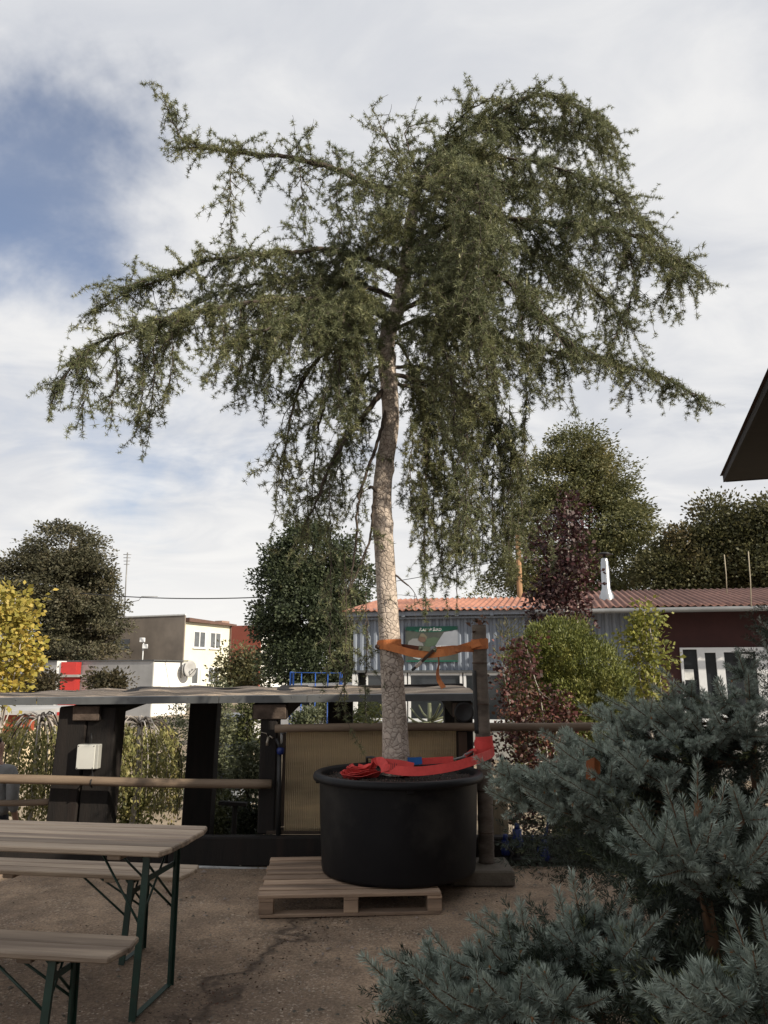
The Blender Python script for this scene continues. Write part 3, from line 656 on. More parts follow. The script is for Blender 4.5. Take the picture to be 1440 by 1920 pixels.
# side wall slab in front of it, facing left-forward: separate skin
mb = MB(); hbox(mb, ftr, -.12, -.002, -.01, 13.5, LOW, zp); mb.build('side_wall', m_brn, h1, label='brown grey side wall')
mb = MB(); hbox(mb, ftr, -.16, -.0, -.05, 13.5, zp + .003, zp + .10); mb.build('parapet_cap', m_white, h1)
mb = MB(); mb.add([ftr(-.02, -.35, zt1 + .30), ftr(FW + .3, -.35, zt1 + .12), ftr(FW + .3, 12, zt1 + .12), ftr(-.02, 12, zt1 + .3), ftr(-.02, -.35, zt1 + .02), ftr(FW + .3, -.35, zt1 - .02), ftr(FW + .3, 12, zt1 - .02), ftr(-.02, 12, zt1 + .02)],
                  [(0, 1, 2, 3), (7, 6, 5, 4), (4, 5, 1, 0), (5, 6, 2, 1), (6, 7, 3, 2), (7, 4, 0, 3)]); mb.build('roof', M('brown_roof_edge', (.14, .08, .06), (.10, .06, .05), sc=3), h1)
for (a, b) in ((.95, 2.35), (2.85, 4.2)): win(ftr, h1, a, b, zrow(1214, YH), zrow(1181, YH))
win(ftr, h1, 2.8, 4.1, zrow(1282, YH), zrow(1250, YH)); win(ftr, h1, .9, 1.7, zrow(1284, YH), zrow(1250, YH), mull=0)
mb = MB(); hbox(mb, ftr, 1.95, 2.4, -.04, .05, LOW, zrow(1255, YH)); mb.build('door', m_white, h1)
mb = MB(); mb.tube([ftr(FW - .1, -.1, zt1), ftr(FW - .1, -.1, LOW)], .06, 8); mb.build('downpipe', M('brown_pipe', (.12, .07, .05)), h1)
mb = MB(); c_ = ftr(1.2, 9, 0); mb.box((c_.x, c_.y, zp + .2), (.9, .7, .9), rz=R(65)); ch = mb.build('chimney', M('chimney_brick', (.33, .22, .17), (.24, .16, .13), sc=6), h1)
mb = MB(); mb.box((c_.x, c_.y, zp + .68), (1.05, .85, .08), rz=R(65)); mb.build('chimney_cap', m_ren, ch)
mb = MB(); hbox(mb, ftr, -.14, -.125, 5.0, 6.6, zrow(1217, YH), zrow(1196, YH)); mb.build('vent_opening', m_glass, h1)
# wall lamp-like boxes on a stalk in front of the brown wall, standing on the low building
lp = W(267, 1238, 46.5)
# low building
YL = 44.0; flr = frame(288, YL, R(65))
h2 = thing('low_outbuilding', 'low flat grey outbuilding with bright white end wall', 'building', tuple(W(288, 1262, YL).xy) + (LOW,))
zl = zrow(1241, YL)
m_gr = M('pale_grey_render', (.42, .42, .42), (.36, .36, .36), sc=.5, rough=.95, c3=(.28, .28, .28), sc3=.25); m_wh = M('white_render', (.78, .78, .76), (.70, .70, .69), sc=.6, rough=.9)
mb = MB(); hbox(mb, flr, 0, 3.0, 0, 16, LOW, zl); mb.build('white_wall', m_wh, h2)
mb = MB(); hbox(mb, flr, -.1, -.002, -.02, 16, LOW, zl + .05); mb.build('grey_wall', m_gr, h2, label='long pale grey wall')  # coloured grey, darker than the white end
mb = MB(); hbox(mb, flr, -.16, 3.08, -.12, 16, zl + .053, zl + .12); mb.build('roof_edge', m_zinc, h2)
# red and white pier at its far end
p0 = W(127, 1290, 45.7); pr_ = thing('red_pier', 'bright red masonry pier with white flank beside the low outbuilding', 'pier', (p0.x, 45.7, LOW))
wdt = W(145, 1262, 45.7).x - W(117, 1262, 45.7).x; m_rp = M('red_paint', (.42, .035, .03), (.36, .03, .027), sc=2, rough=.6)
mb = MB(); mb.box((p0.x + .1, 45.7, (LOW + zrow(1242, 47)) / 2), (wdt, .8, zrow(1242, 47) - LOW)); mb.build('red_body', m_rp, pr_)
mb = MB(); mb.box((p0.x - wdt / 2 - .05, 45.75, (LOW + zrow(1240, 47)) / 2), (.28, .7, zrow(1240, 47) - LOW)); mb.build('white_flank', m_wh, pr_)
mb = MB(); mb.box((p0.x, 45.65, zrow(1267, 47)), (wdt + .6, 1.2, .14)); mb.build('ledge', m_ren, pr_)
# red-brown house behind with a pale front
YR = 70.0; frr = frame(487, YR, R(65))
h3 = thing('red_brown_house', 'red-brown house wall with pale front behind the dark tree', 'house', tuple(W(487, 1262, YR).xy) + (LOW,))
zr = zrow(1172, YR); m_rb = M('red_brown_plaster', (.30, .085, .055), (.24, .07, .05), sc=.4, rough=.9)
mb = MB(); hbox(mb, frr, 0, 6, 0, 9, LOW, zr - .6); mb.build('front_wall', m_wh, h3)
mb = MB(); hbox(mb, frr, -.15, -.002, -.05, 9, LOW, zr); mb.build('side_wall', m_rb, h3)
mb = MB(); hbox(mb, frr, .0, 6.3, -.4, 9, zr - .597, zr - .35); mb.build('roof', bpy.data.materials['brown_roof_edge'], h3)
win(frr, h3, 1.2, 2.5, zrow(1222, YR), zrow(1195, YR))
for k in range(7):
    mb = MB(); hbox(mb, frr, -.20, -.152, .4, 1.0, zr - 1.2 - k * .75, zr - 1.12 - k * .75); mb.build('wall_rung', bpy.data.materials['brown_pipe'], h3)
mb = MB(); c_ = frr(.8, 5, 0); mb.box((c_.x, c_.y, zr + .1), (1.2, .8, .9), rz=R(65)); mb.build('chimney', bpy.data.materials['chimney_brick'], h3)
# roof aerial
am = thing('aerial_mast', 'tall thin television aerial mast on the flat house roof', 'aerial', tuple(W(233, 1152, 57)))
b_ = W(233, 1156, 57); t_ = W(239, 1036, 57); m_gal = M('galvanised_tube', (.25, .25, .25), rough=.5, metal=.4)
mb = MB(); mb.tube([b_ - Vector((0, 0, .3)), t_], .05, 6); mb.build('pole', m_gal, am)
for k in range(4): mb = MB(); z = t_.z - .15 - k * .25; mb.tube([(t_.x - .3 + k * .03, 57, z), (t_.x + .3 - k * .03, 57, z)], .025, 5); mb.build('crossbar', m_gal, am)
mb = MB(); mb.tube([b_ + Vector((0, 0, 1.0)), b_ + Vector((1.0, 0, 1.2)), b_ + Vector((1.2, 0, 1.5)), b_ + Vector((2.4, 0, 1.5))], .025, 5); mb.build('side_arm', m_gal, am)
# satellite dishes on the low building's edge
for (px, rw, rr_, lab) in ((356, 1254, 1.0, 'pale grey satellite dish beside the white end wall'), (346, 1255, .85, 'thin satellite dish seen nearly edge-on by the white wall')):
    c_ = W(px, rw, 46); ds_ = thing('satellite_dish', lab, 'satellite dish', (c_.x, c_.y, zl + .1), R(60 if rr_ == 1.0 else 85))
    mb = MB(); R_ = .5 * rr_; mb.lathe([(.001, .12), (R_ * .5, .09), (R_ * .85, .03), (R_, -.02), (R_ * .98, -.05), (R_ * .5, .06), (.001, .09)], (0, 0, c_.z - zl - .1), 20, 'Y'); mb.build('reflector', m_gr, ds_, world=False)
    mb = MB(); mb.tube([(0, .1, c_.z - zl - .1), (0, .2, c_.z - zl - .1), (0, .2, 0), (0, .2, -1.0)], .04, 6); mb.build('mount', m_gal, ds_, world=False)
    mb = MB(); mb.tube([(0, 0, c_.z - zl - .5), (0, -.45, c_.z - zl - .15)], .02, 5); mb.box((0, -.47, c_.z - zl - .12), (.08, .1, .08)); mb.build('feed_arm', m_gal, ds_, world=False)
# floodlight boxes on a stalk
fs_ = W(267, 1240, 45.2); st = thing('floodlight_stand', 'stalk carrying two small white boxes above the grey wall', 'floodlight', (fs_.x, 45.2, zl))
mb = MB(); mb.tube([(fs_.x, 45.2, zl - .6), (fs_.x, 45.2, W(267, 1205, 45.2).z)], .035, 6); mb.build('stalk', m_white, st)
for (px, rw) in ((267, 1200), (272, 1212)):
    p = W(px, rw, 45.1); mb = MB(); mb.box(p, (.3, .16, .26), ch=.02); mb.build('lamp_box', m_white, st)
# overhead wires
def wire(p, q, sag, lab, r=.02):
    pts = [p.lerp(q, t) - Vector((0, 0, sag * 4 * t * (1 - t))) for t in np.linspace(0, 1, 24)]
    mb = MB(); mb.tube(pts, r, 5); return top(mb, 'overhead_wire', m_black, lab, 'wire')
wire(W(150, 1112, 46), W(560, 1116, 40), .25, 'overhead cable strung between the two dark leafy trees', .03)
wire(W(600, 1108, 33), W(975, 1042, 27.2), .15, 'slanting overhead wire running up to the wooden pole', .014)
# wooden line pole behind the shed roof
p_ = W(975, 1120, 27.2); mb = MB(); a = W(970, 985, 27.2); mb.tube([(p_.x, 27.2, LOW), p_, a], [.12, .105, .09], 10)
top(mb, 'utility_pole', M('brown_pole_wood', (.36, .20, .10), (.26, .15, .08), sc=5, stretch=(2, 2, .3)), 'bare brown wooden pole rising behind the red roof', 'pole')
# blue tube frame beyond the shelter roof
fa = thing('tube_frame', 'bright blue tubular frame beyond the shelter roof', 'frame', (W(593, 1280, 15).x, 15, LOW))
m_bt = M('blue_tube_paint', (.02, .10, .42), (.018, .08, .35), rough=.4)
a, b = W(545, 1261, 15), W(638, 1262, 15)
for y_ in (15.0, 15.5):
    mb = MB(); mb.tube([(a.x, y_, LOW), (a.x, y_, a.z), (b.x, y_, b.z), (b.x, y_, LOW)], .02, 6); mb.build('hoop', m_bt, fa)
for k in (.22, .5, .75): mb = MB(); x_ = a.x + (b.x - a.x) * k; mb.tube([(x_, 15, LOW), (x_, 15, a.z)], .011, 6); mb.build('upright', m_bt, fa)
for x_, z_ in ((a.x, a.z), (b.x, b.z)): mb = MB(); mb.tube([(x_, 15, z_), (x_, 15.5, z_)], .016, 6); mb.build('tie_bar', m_bt, fa)
# ------------------------------------------------------------------ pallet
fl_, fr_ = G(485, 1679, .144), G(829, 1672, .144)
m_pal = M('grey_pallet_wood', (.40, .285, .20), (.25, .175, .125), sc=6, stretch=(.35, 3, 3), rough=.88, bump=.4, bsc=30, rnd=.22, c3=(.085, .06, .045), sc3=1.4, lo3=.52, hi3=.75)
PW = (fr_ - fl_).length; PD = 1.08; ang = math.atan2(fr_.y - fl_.y, fr_.x - fl_.x)
pal = thing('pallet', 'weathered grey wooden pallet under the big black tub', 'pallet', (fl_.x, fl_.y, 0), ang)
rr = random.Random(4); nb_ = 8; bw = .105; gapb = (PD - nb_ * bw) / (nb_ - 1)
for k in range(nb_):
    mb = MB(); y_ = bw / 2 + k * (bw + gapb); mb.box((PW / 2 + rr.uniform(-.012, .012), y_, .133 + rr.uniform(-.0015, .0015)), (PW, bw * rr.uniform(.96, 1.03), .022), rz=rr.uniform(-.004, .004), ch=.003); mb.build('deck_board', m_pal, pal, world=False)
for x_ in (.05, PW / 2, PW - .05):
    mb = MB(); mb.box((x_, PD / 2, .111), (.10, PD - .006, .021), ch=.003); mb.build('stringer', m_pal, pal, world=False)
    for y_ in (.055, PD / 2, PD - .055): mb = MB(); mb.box((x_, y_, .061), (.098, .10, .079), ch=.004); mb.build('block', m_pal, pal, world=False)
for y_ in (.055, PD / 2, PD - .055): mb = MB(); mb.box((PW / 2, y_, .011), (PW - .02, .098, .021), ch=.003); mb.build('runner', m_pal, pal, world=False)

# ------------------------------------------------------------------ tub
TZ0 = .146
bf = G(748, 1668, TZ0); tcn_ = bf.y; rb = 143.5 / FPX * (tcn_ / 1.0818); 
for _ in range(6): rb = 143.5 / FPX * ((bf.y + rb) / 1.072)
TC = Vector((W(747, 1560, bf.y + rb).x, bf.y + rb, TZ0))
rt = 159 / FPX * (TC.y / 1.0497); zR = W(746, 1449, TC.y).z
m_tub = M('black_tub_plastic', (.0062, .0062, .008), (.009, .009, .0105), sc=5, rough=.5, c3=(.045, .042, .038), sc3=1.8, lo3=.52, hi3=.85, bump=.08, bsc=14, spec=.2)
tub = thing('plant_tub', 'very large round black plastic plant tub on the pallet', 'plant tub', tuple(TC))
rw = rt - .052
mb = MB(); mb.lathe([(.01, .012), (rb - .02, .012), (rb - .02, .03), (rw - .02, zR - TZ0 - .03), (rw - .012, zR - TZ0)], (0, 0, 0), 72)
mb.lathe([(rb - .03, .0), (rb - .006, .006), (rb, .03), (rb + (rw - rb) * .5 + .004, (zR - TZ0) * .5), (rw, zR - TZ0 - .09), (rw + .004, zR - TZ0 - .02)], (0, 0, 0), 72); mb.build('wall', m_tub, tub, world=False)
mb = MB(); h = zR - TZ0; mb.lathe([(rw - .012, h - .004), (rw - .004, h + .012), (rt - .02, h + .014), (rt - .006, h + .004), (rt, h - .016), (rt - .004, h - .036), (rt - .014, h - .040), (rw + .004, h - .030)], (0, 0, 0), 72); rim = mb.build('rim', m_tub, tub, world=False)
for k in range(4):
    a = k * math.pi / 2 + .12; mb = MB(); mb.box((math.cos(a) * (rw + .016), math.sin(a) * (rw + .016), h - .05), (.03, .05, .03), rz=a, ch=.004); mb.build('rim_lug', m_tub, rim, world=False)
SZ = zR - .035
nn = 48; V = [(0, 0, SZ - TZ0 + .012)]; F = []
rg = np.random.default_rng(8)
for j in range(1, 9):
    for k in range(nn): a = 2 * math.pi * k / nn; r_ = (rw - .016) * j / 8; V.append((r_ * math.cos(a), r_ * math.sin(a), SZ - TZ0 + rg.normal(0, .006) + .012 * (1 - j / 8)))
F3 = [(0, 1 + k, 1 + (k + 1) % nn) for k in range(nn)]; mb = MB(); mb.add(V, F3 + [(1 + (j - 1) * nn + k, 1 + j * nn + k, 1 + j * nn + (k + 1) % nn, 1 + (j - 1) * nn + (k + 1) % nn) for j in range(1, 8) for k in range(nn)], True)
soil = mb.build('soil', M('peat_soil', (.030, .022, .017), (.015, .011, .009), sc=30, rough=.95, bump=.9, bsc=70), tub, world=False)
n = 1500; a = rg.uniform(0, 6.28, n); r_ = np.sqrt(rg.uniform(0, 1, n)) * (rw - .03)
P = np.stack([r_ * np.cos(a), r_ * np.sin(a), np.full(n, SZ - TZ0 + .012)], 1); v, f = leaf_mesh(P, rg.normal(size=(n, 3)), .012, .7, rg)
npmesh('soil_crumbs', v, f, M('bark_and_grit', (.16, .11, .08), (.05, .035, .028), sc=4, isl=.8), soil, kind='stuff', world=False)

# ------------------------------------------------------------------ pole on a concrete block
cb = G(905, 1662, 0); blk = MB(); bx0, bx1 = W(846, 1650, cb.y + .1).x, W(962, 1650, cb.y + .1).x
blk.box(((bx0 + bx1) / 2, cb.y + .23, .052), (bx1 - bx0, .46, .114), ch=.012)
top(blk, 'concrete_block', M('rough_concrete', (.135, .115, .092), (.085, .072, .058), sc=7, rough=.95, bump=.7, bsc=40), 'rough concrete footing block under the grey pole', 'block')
PY = cb.y + .27
pp = [W(913, 1630, PY), W(911, 1560, PY), W(908, 1450, PY), W(903, 1320, PY), W(900, 1250, PY), W(898, 1172, PY)]
pp[0].z = .105
pr = 14.0 / FPX * PY / 1.04
pol = thing('support_pole', 'grey ringed timber pole with black sleeve beside the tub', 'pole', tuple(pp[0]))
rp = resample(pp, .03); rgp = np.random.default_rng(2)
mb = MB(); mb.tube([tuple(p) for p in rp], [pr * (1.03 - .06 * i / len(rp)) * (1 + rgp.normal(0, .012) + (.05 if i % 11 == 0 else 0)) for i in range(len(rp))], 16); mb.build('shaft', M('grey_pole_bark', (.165, .135, .11), (.105, .085, .07), sc=6, stretch=(1, 1, 3), rough=.9, bump=.5, bsc=45, c3=(.07, .055, .045), sc3=3), pol)
# split black sleeve on its left half
sl = MB(); vs = []; fs = []; k = 0; rows_ = [i for i, p in enumerate(rp) if p[2] < W(0, 1250, PY).z and p[2] > W(0, 1376, PY).z]
for i in rows_:
    for j in range(9): a = math.pi * (.48 + .80 * j / 8); vs.append((rp[i][0] + math.cos(a) * pr * 1.10, rp[i][1] + math.sin(a) * pr * 1.10 * 1.0, rp[i][2]))
for i in range(len(rows_) - 1):
    for j in range(8): fs.append((i * 9 + j, i * 9 + j + 1, i * 9 + 10 + j, i * 9 + 9 + j))
sl.add(vs, fs, True); so_ = sl.build('sleeve', M('black_sleeve', (.014, .014, .015), (.02, .02, .02), rough=.6), pol); md = so_.modifiers.new('thickness', 'SOLIDIFY'); md.thickness = .004
mcr = M('bark_ring', (.09, .06, .045))
for i in range(7, len(rp) - 3, 11):
    mb = MB(); p = rp[i]; mb.lathe([(pr * 1.02, -.006), (pr * 1.085, 0), (pr * 1.02, .007)], tuple(p), 14); mb.build('knot_ring', mcr, pol)
# dry leaves stuck on its top
P = np.array(pp[-1]) + rgp.normal(0, 1, (26, 3)) * np.array([.045, .035, .03]) + np.array([0, 0, .01]); v, f = leaf_mesh(P, rgp.normal(size=(26, 3)), .05, .6, rgp, .8)
npmesh('dry_leaves', v, f, M('dry_brown_leaf', (.16, .085, .05), (.10, .05, .03), isl=.4), pol, kind='stuff')

# ------------------------------------------------------------------ ratchet strap holding the tree to the pole
TRUNK_Y = TC.y
def trunk_r(row): return (20.0 + 5.0 * (row - 1180) / 260) / FPX * TRUNK_Y / 1.03
def ring(c, r, w_, z0, tilt=0.0, n=28, a0=0, a1=2 * math.pi):
    return [Vector((c.x + r * math.cos(a), c.y + r * math.sin(a), z0 + tilt * math.cos(a))) for a in np.linspace(a0, a1, n)]
m_or = M('orange_webbing', (.62, .22, .075), (.52, .175, .06), sc=18, rough=.8, bump=.3, bsc=120, c3=(.30, .10, .045), sc3=3)
ct = W(730, 1212, TRUNK_Y); ctr = trunk_r(1212); cp = W(899.5, 1210, PY)
st = thing('ratchet_strap', 'orange webbing strap with ratchet tying the trunk to the pole', 'strap', tuple(ct))
mb = MB()
mb.ribbon(ring(ct, ctr + .008, .06, W(0, 1207, TRUNK_Y).z, .006), .062, .004); mb.build('trunk_wrap', m_or, st)
mb = MB(); mb.ribbon(ring(ct, ctr + .013, .06, W(0, 1213, TRUNK_Y).z, -.010), .055, .004); mb.build('trunk_wrap', m_or, st)
mb = MB(); mb.ribbon(ring(cp, pr + .009, .06, W(0, 1208, PY).z, .004), .085, .004); mb.build('pole_wrap', m_or, st)
yf = TRUNK_Y - ctr - .016
pts = [W(713, 1207, TRUNK_Y - .02), W(722, 1211, yf), W(745, 1217, yf - .004), W(775, 1225, yf), W(805, 1226.5, yf + .01), W(840, 1222, yf + .03), W(870, 1214, PY - pr - .04), W(898, 1205, PY - pr - .014), W(914, 1203, PY - .03)]
mb = MB(); mb.ribbon([tuple(p) for p in resample(pts, .03)], .062, .004, wv=(0.05, .25, 1)); mb.build('front_band', m_or, st)
mb = MB(); mb.ribbon([W(745, 1212, TRUNK_Y + .03), W(765, 1214, TRUNK_Y - .02), W(787, 1217, TRUNK_Y - .06)], .045, .004); mb.build('rear_band', M('dark_red_webbing', (.13, .045, .025), (.10, .035, .02), rough=.8), st)
yr = TRUNK_Y - .075
mb = MB(); mb.ribbon([W(815, 1219, yr), W(850, 1216, TRUNK_Y + .02), W(888, 1217, PY - .04)], .05, .004); mb.build('rear_band', m_or, st)
m_rat = M('zinc_yellow_steel', (.36, .37, .24), (.24, .25, .17), sc=12, rough=.4, metal=.5)
mb = MB(); a, b = W(785, 1215, yr), W(818, 1219, yr)
for dy in (-.022, .022): mb.beam(a + Vector((0, dy, 0)), b + Vector((0, dy, 0)), .004, .038, ch=.001)
for q in (.1, .9): p = a.lerp(b, q); mb.tube([p + Vector((0, -.03, 0)), p + Vector((0, .03, 0))], .014, 10)
rat = mb.build('ratchet', m_rat, st)
mb = MB(); p = W(812, 1217, yr - .024); mb.lathe([(.004, -.006), (.022, -.005), (.024, 0), (.022, .005), (.004, .006)], tuple(p), 14, 'Y'); mb.build('ratchet_wheel', m_gal, rat)
mb = MB(); mb.beam(W(812, 1219, yr - .03), W(788, 1243, yr - .05), .03, .022, ch=.003); hd = mb.build('ratchet_handle', M('brown_steel', (.06, .035, .025), rough=.5), rat)
mb = MB(); mb.beam(W(790, 1241, yr - .052), W(779, 1251.5, yr - .058), .032, .026, ch=.003); mb.build('handle_plate', M('pale_plate', (.52, .42, .36), rough=.4), rat)
mb = MB(); mb.beam(W(780, 1250.5, yr - .058), W(772, 1257, yr - .06), .03, .02, ch=.003); mb.build('handle_grip', m_black, rat)
pts = [W(822, 1226, yf + .03), W(823, 1245, yf + .03), W(820, 1262, yf + .02), W(823, 1276, yf + .02), W(832, 1290, yf + .0)]
mb = MB(); wv = [Vector((math.cos(q), math.sin(q), 0)) for q in (1.35, 1.3, 1.0, .5, .3)]; mb.ribbon(pts, .045, .003, wv=wv); mb.build('loose_tail', m_or, st)
# knot of the strap end left of the trunk
mb = MB(); mb.tube([W(706, 1212, TRUNK_Y - .03), W(712, 1214, TRUNK_Y - .06)], .018, 8); mb.build('hook', M('rusty_hook', (.09, .05, .035)), st)

# ------------------------------------------------------------------ red round sling in the tub
m_rd = M('red_webbing', (.72, .075, .065), (.62, .06, .055), sc=14, rough=.75, bump=.3, bsc=110, c3=(.45, .045, .04), sc3=3)
sg = thing('red_sling', 'red webbing sling lashed between the pole and the trunk foot', 'strap', (TC.x, TC.y, SZ))
cpl = W(907, 1400, PY)
for (rw_, rad, t_) in ((1388, .008, .004), (1398, .014, -.012), (1409, .020, .014)):
    mb = MB(); c2 = W(907.5, rw_, PY); mb.ribbon(ring(c2, pr + rad, .06, c2.z, t_), .066, .005); mb.build('pole_wrap', m_rd, sg)
zb = SZ + .05
pts = [W(925, 1404, PY - .02), W(922, 1412, PY - pr - .02), W(890, 1425, TC.y - .15), W(850, 1437, TC.y - .24), W(800, 1445, TC.y - .27), W(760, 1446, TC.y - .27), W(722, 1441, TC.y - .22)]
mb = MB(); mb.ribbon([tuple(p) for p in resample(pts, .03)], .068, .006, wv=(0, .35, 1)); mb.build('front_band', m_rd, sg)
pts = [W(722, 1447, TC.y - .235), W(721, 1436, TC.y - .20), W(712, 1427, TC.y - .13), W(700, 1431, TC.y - .12), W(694, 1438, TC.y - .16)]
mb = MB(); mb.ribbon([tuple(p) for p in resample(pts, .02)], .07, .005, wv=(.5, .3, .8)); mb.build('eye_loop', m_rd, sg)
pts = [W(722, 1432, TC.y - .16), W(745, 1434, TC.y - .20), W(775, 1440, TC.y - .22)]
mb = MB(); mb.ribbon([tuple(p) for p in resample(pts, .02)], .075, .006, wv=(0, .3, 1)); mb.build('sewn_end', m_rd, sg)
for k in range(4):
    p = W(733 + k * 3.5, 1437 + (k % 2), TC.y - .243); mb = MB(); mb.box(p, (.004, .002, .05)); mb.build('stitching', m_black, sg)
pts = [W(785, 1428, TC.y + .02), W(815, 1426, TC.y + .05), W(850, 1424, TC.y + .08)]
mb = MB(); mb.ribbon([tuple(p) for p in resample(pts, .02)], .05, .005, wv=(0, .2, 1)); mb.build('rear_band', m_rd, sg)
mb = MB(); mb.ribbon([W(764, 1427, TC.y - .05), W(778, 1427, TC.y - .02), W(791, 1426, TC.y + .0)], .055, .006, wv=(0, .2, 1)); mb.build('blue_label', M('blue_webbing', (.02, .14, .42), (.02, .11, .36), rough=.7), sg)
mb = MB(); mb.tube([W(850, 1424, TC.y + .08), W(866, 1420, TC.y + .11), W(873, 1419, TC.y + .13)], .008, 8); mb.tube([W(866, 1422, TC.y + .11), W(872, 1415, TC.y + .14), W(888, 1408, PY - .05)], .009, 8); mb.build('hook', m_gal, sg)
mb = MB(); mb.ribbon([W(872, 1418, TC.y + .12), W(882, 1410, PY - .06), W(893, 1405, PY - .075)], .03, .004, wv=(0, .2, 1)); mb.build('thin_end', m_rd, sg)
# slack of the sling heaped on the soil
hp = G(676, 1458, SZ + .01)
heap = thing('sling_heap', 'slack folds of red sling heaped on the soil in the tub', 'strap', (hp.x, hp.y, SZ))
rr = random.Random(12)
for k in range(6):
    ra, rbx = .13 - .012 * k, .085 - .006 * k; oz = SZ + .022 + k * .011; ph = rr.uniform(0, 6)
    pts = [Vector((hp.x + ra * math.cos(a) * (1 + .18 * math.sin(3 * a + ph)), hp.y + .03 + rbx * math.sin(a) * (1 + .15 * math.cos(2 * a + ph)), oz + .010 * math.sin(2 * a + ph))) for a in np.linspace(ph, ph + 5.9, 22)]
    wv = [Vector((.7 * math.cos(a + .7 * math.sin(a * 2 + ph)), .7 * math.sin(a), .55 + .35 * math.sin(a * 3 + ph))) for a in np.linspace(ph, ph + 5.9, 22)]
    mb = MB(); mb.ribbon(pts, .066, .004, wv=wv); mb.build('fold', m_rd, heap)
# black drip hose bend sticking up behind it
mb = MB(); mb.tube([W(688, 1434, TC.y + .1), W(688, 1420, TC.y + .1), W(697, 1420, TC.y + .08), W(718, 1426, TC.y + .02)], .011, 8)
top(mb, 'drip_hose', m_black, 'short bent black hose end sticking out of the soil', 'hose')

# ------------------------------------------------------------------ beer table and benches
m_tw = M('greyed_table_wood', (.47, .37, .275), (.285, .218, .162), sc=5.5, stretch=(.22, 3, 3), rough=.8, bump=.45, bsc=26, rnd=.28, c3=(.165, .122, .092), sc3=1.3, lo3=.48, hi3=.66)
m_gn = M('green_steel_paint', (.010, .040, .028), (.008, .028, .020), sc=14, rough=.5, c3=(.045, .025, .016), sc3=6, lo3=.62, hi3=.75, spec=.5)
def leg_set(th, name, x, y0, y1, ztop, dirx, wleg=.034):
    """folding steel leg frame at x (local), feet at y0 and y1"""
    f = None; m_ = M_g
    u = MB(); u.beam((x, y0, .0), (x + dirx * .012, y0 + .03, ztop), wleg, .012, up=(1, 0, 0)); u.beam((x, y0 - .017, .0), (x + dirx * .012, y0 + .013, ztop), .004, wleg, up=(1, 0, 0)); f = u.build(name, m_, th, world=False)
    u = MB(); u.beam((x, y1, .0), (x + dirx * .012, y1 - .03, ztop), wleg, .012, up=(1, 0, 0)); u.beam((x, y1 + .017, .0), (x + dirx * .012, y1 - .013, ztop), .004, wleg, up=(1, 0, 0)); u.build(name, m_, th, world=False)
    u = MB(); u.beam((x, y0 + .006, .014), (x, y1 - .006, .014), .03, .004); u.build('foot_bar', m_, th, world=False)
    u = MB(); u.beam((x + .005 * dirx, y0 + .02, ztop * .82), (x + .005 * dirx, y1 - .02, ztop * .82), .006, .028); u.build('cross_bar', m_, th, world=False)
    u = MB(); u.beam((x + .012 * dirx, y0 + .035, ztop - .016), (x + .012 * dirx, y1 - .035, ztop - .016), .03, .018); u.build('hinge_bar', m_, th, world=False)
    ym = (y0 + y1) / 2
    for (a, b) in (((x + .008, y0 + .02, ztop * .52), (x - dirx * .32, ym - .05, ztop - .01)), ((x + .008, y1 - .02, ztop * .52), (x - dirx * .32, ym + .05, ztop - .01)), ((x, y0 + .03, ztop * .60), (x - dirx * .02, y1 - .04, ztop * .97)), ((x, y1 - .03, ztop * .60), (x - dirx * .03, y0 + .04, ztop * .97))):
        u = MB(); u.tube([a, b], .006, 6); u.build('brace_rod', m_, th, world=False)
M_g = m_gn
def trestle(name, label, cat, corner, rz, Lx, Wy, H, nplank, inset, feet, th_=.026, group=None):
    """corner: the far right corner of the top; local x runs left, planks along it"""
    t = thing(name, label, cat, (corner.x, corner.y, 0), rz, group)
    rr = random.Random(hash(name) % 97 + int(H * 100)); pw = Wy / nplank
    for k in range(nplank):
        mb = MB(); mb.box((-Lx / 2 + rr.uniform(-.004, .004), -pw * (k + .5), H - th_ / 2 + rr.uniform(-.001, .001)), (Lx, pw - .004, th_), ch=.006)
        if k in (0, nplank - 1):                      # rounded outer corners
            for v_ in mb.v:
                if v_.x > -.02 and ((k == 0 and v_.y > -.03) or (k and v_.y < -Wy + .03)): v_.x -= .022; 
        mb.build('plank', m_tw, t, world=False)
    for x_ in (-inset - .12, -Lx / 2, -Lx + inset + .12):
        mb = MB(); mb.box((x_, -Wy / 2, H - th_ - .014), (.07, Wy - .08, .028), ch=.004); mb.build('batten', m_tw, t, world=False)
    for x_, d_ in ((-inset, 1), (-Lx + inset, -1)): leg_set(t, 'leg', x_, -Wy + feet, -feet, H - th_ - .004, d_)
    mb = MB()
    return t
RZ = R(-8.5)
TH_ = .77
tcor = G(398, 1549, TH_); 
trestle('beer_table', 'folding beer table with greyed plank top and green steel legs', 'table', tcor, RZ, 2.2, .62, TH_, 6, .155, .11, .028)
trestle('beer_bench', 'folding bench beyond the beer table, next to the kerb', 'bench', G(380, 1621, .47), RZ, 2.2, .30, .47, 3, .34, .03, .026, 'folding benches of the beer table')
trestle('beer_bench', 'folding bench with green legs on the camera side of the beer table', 'bench', G(270, 1755, .47), RZ, 2.2, .27, .47, 2, .30, .025, .026, 'folding benches of the beer table')

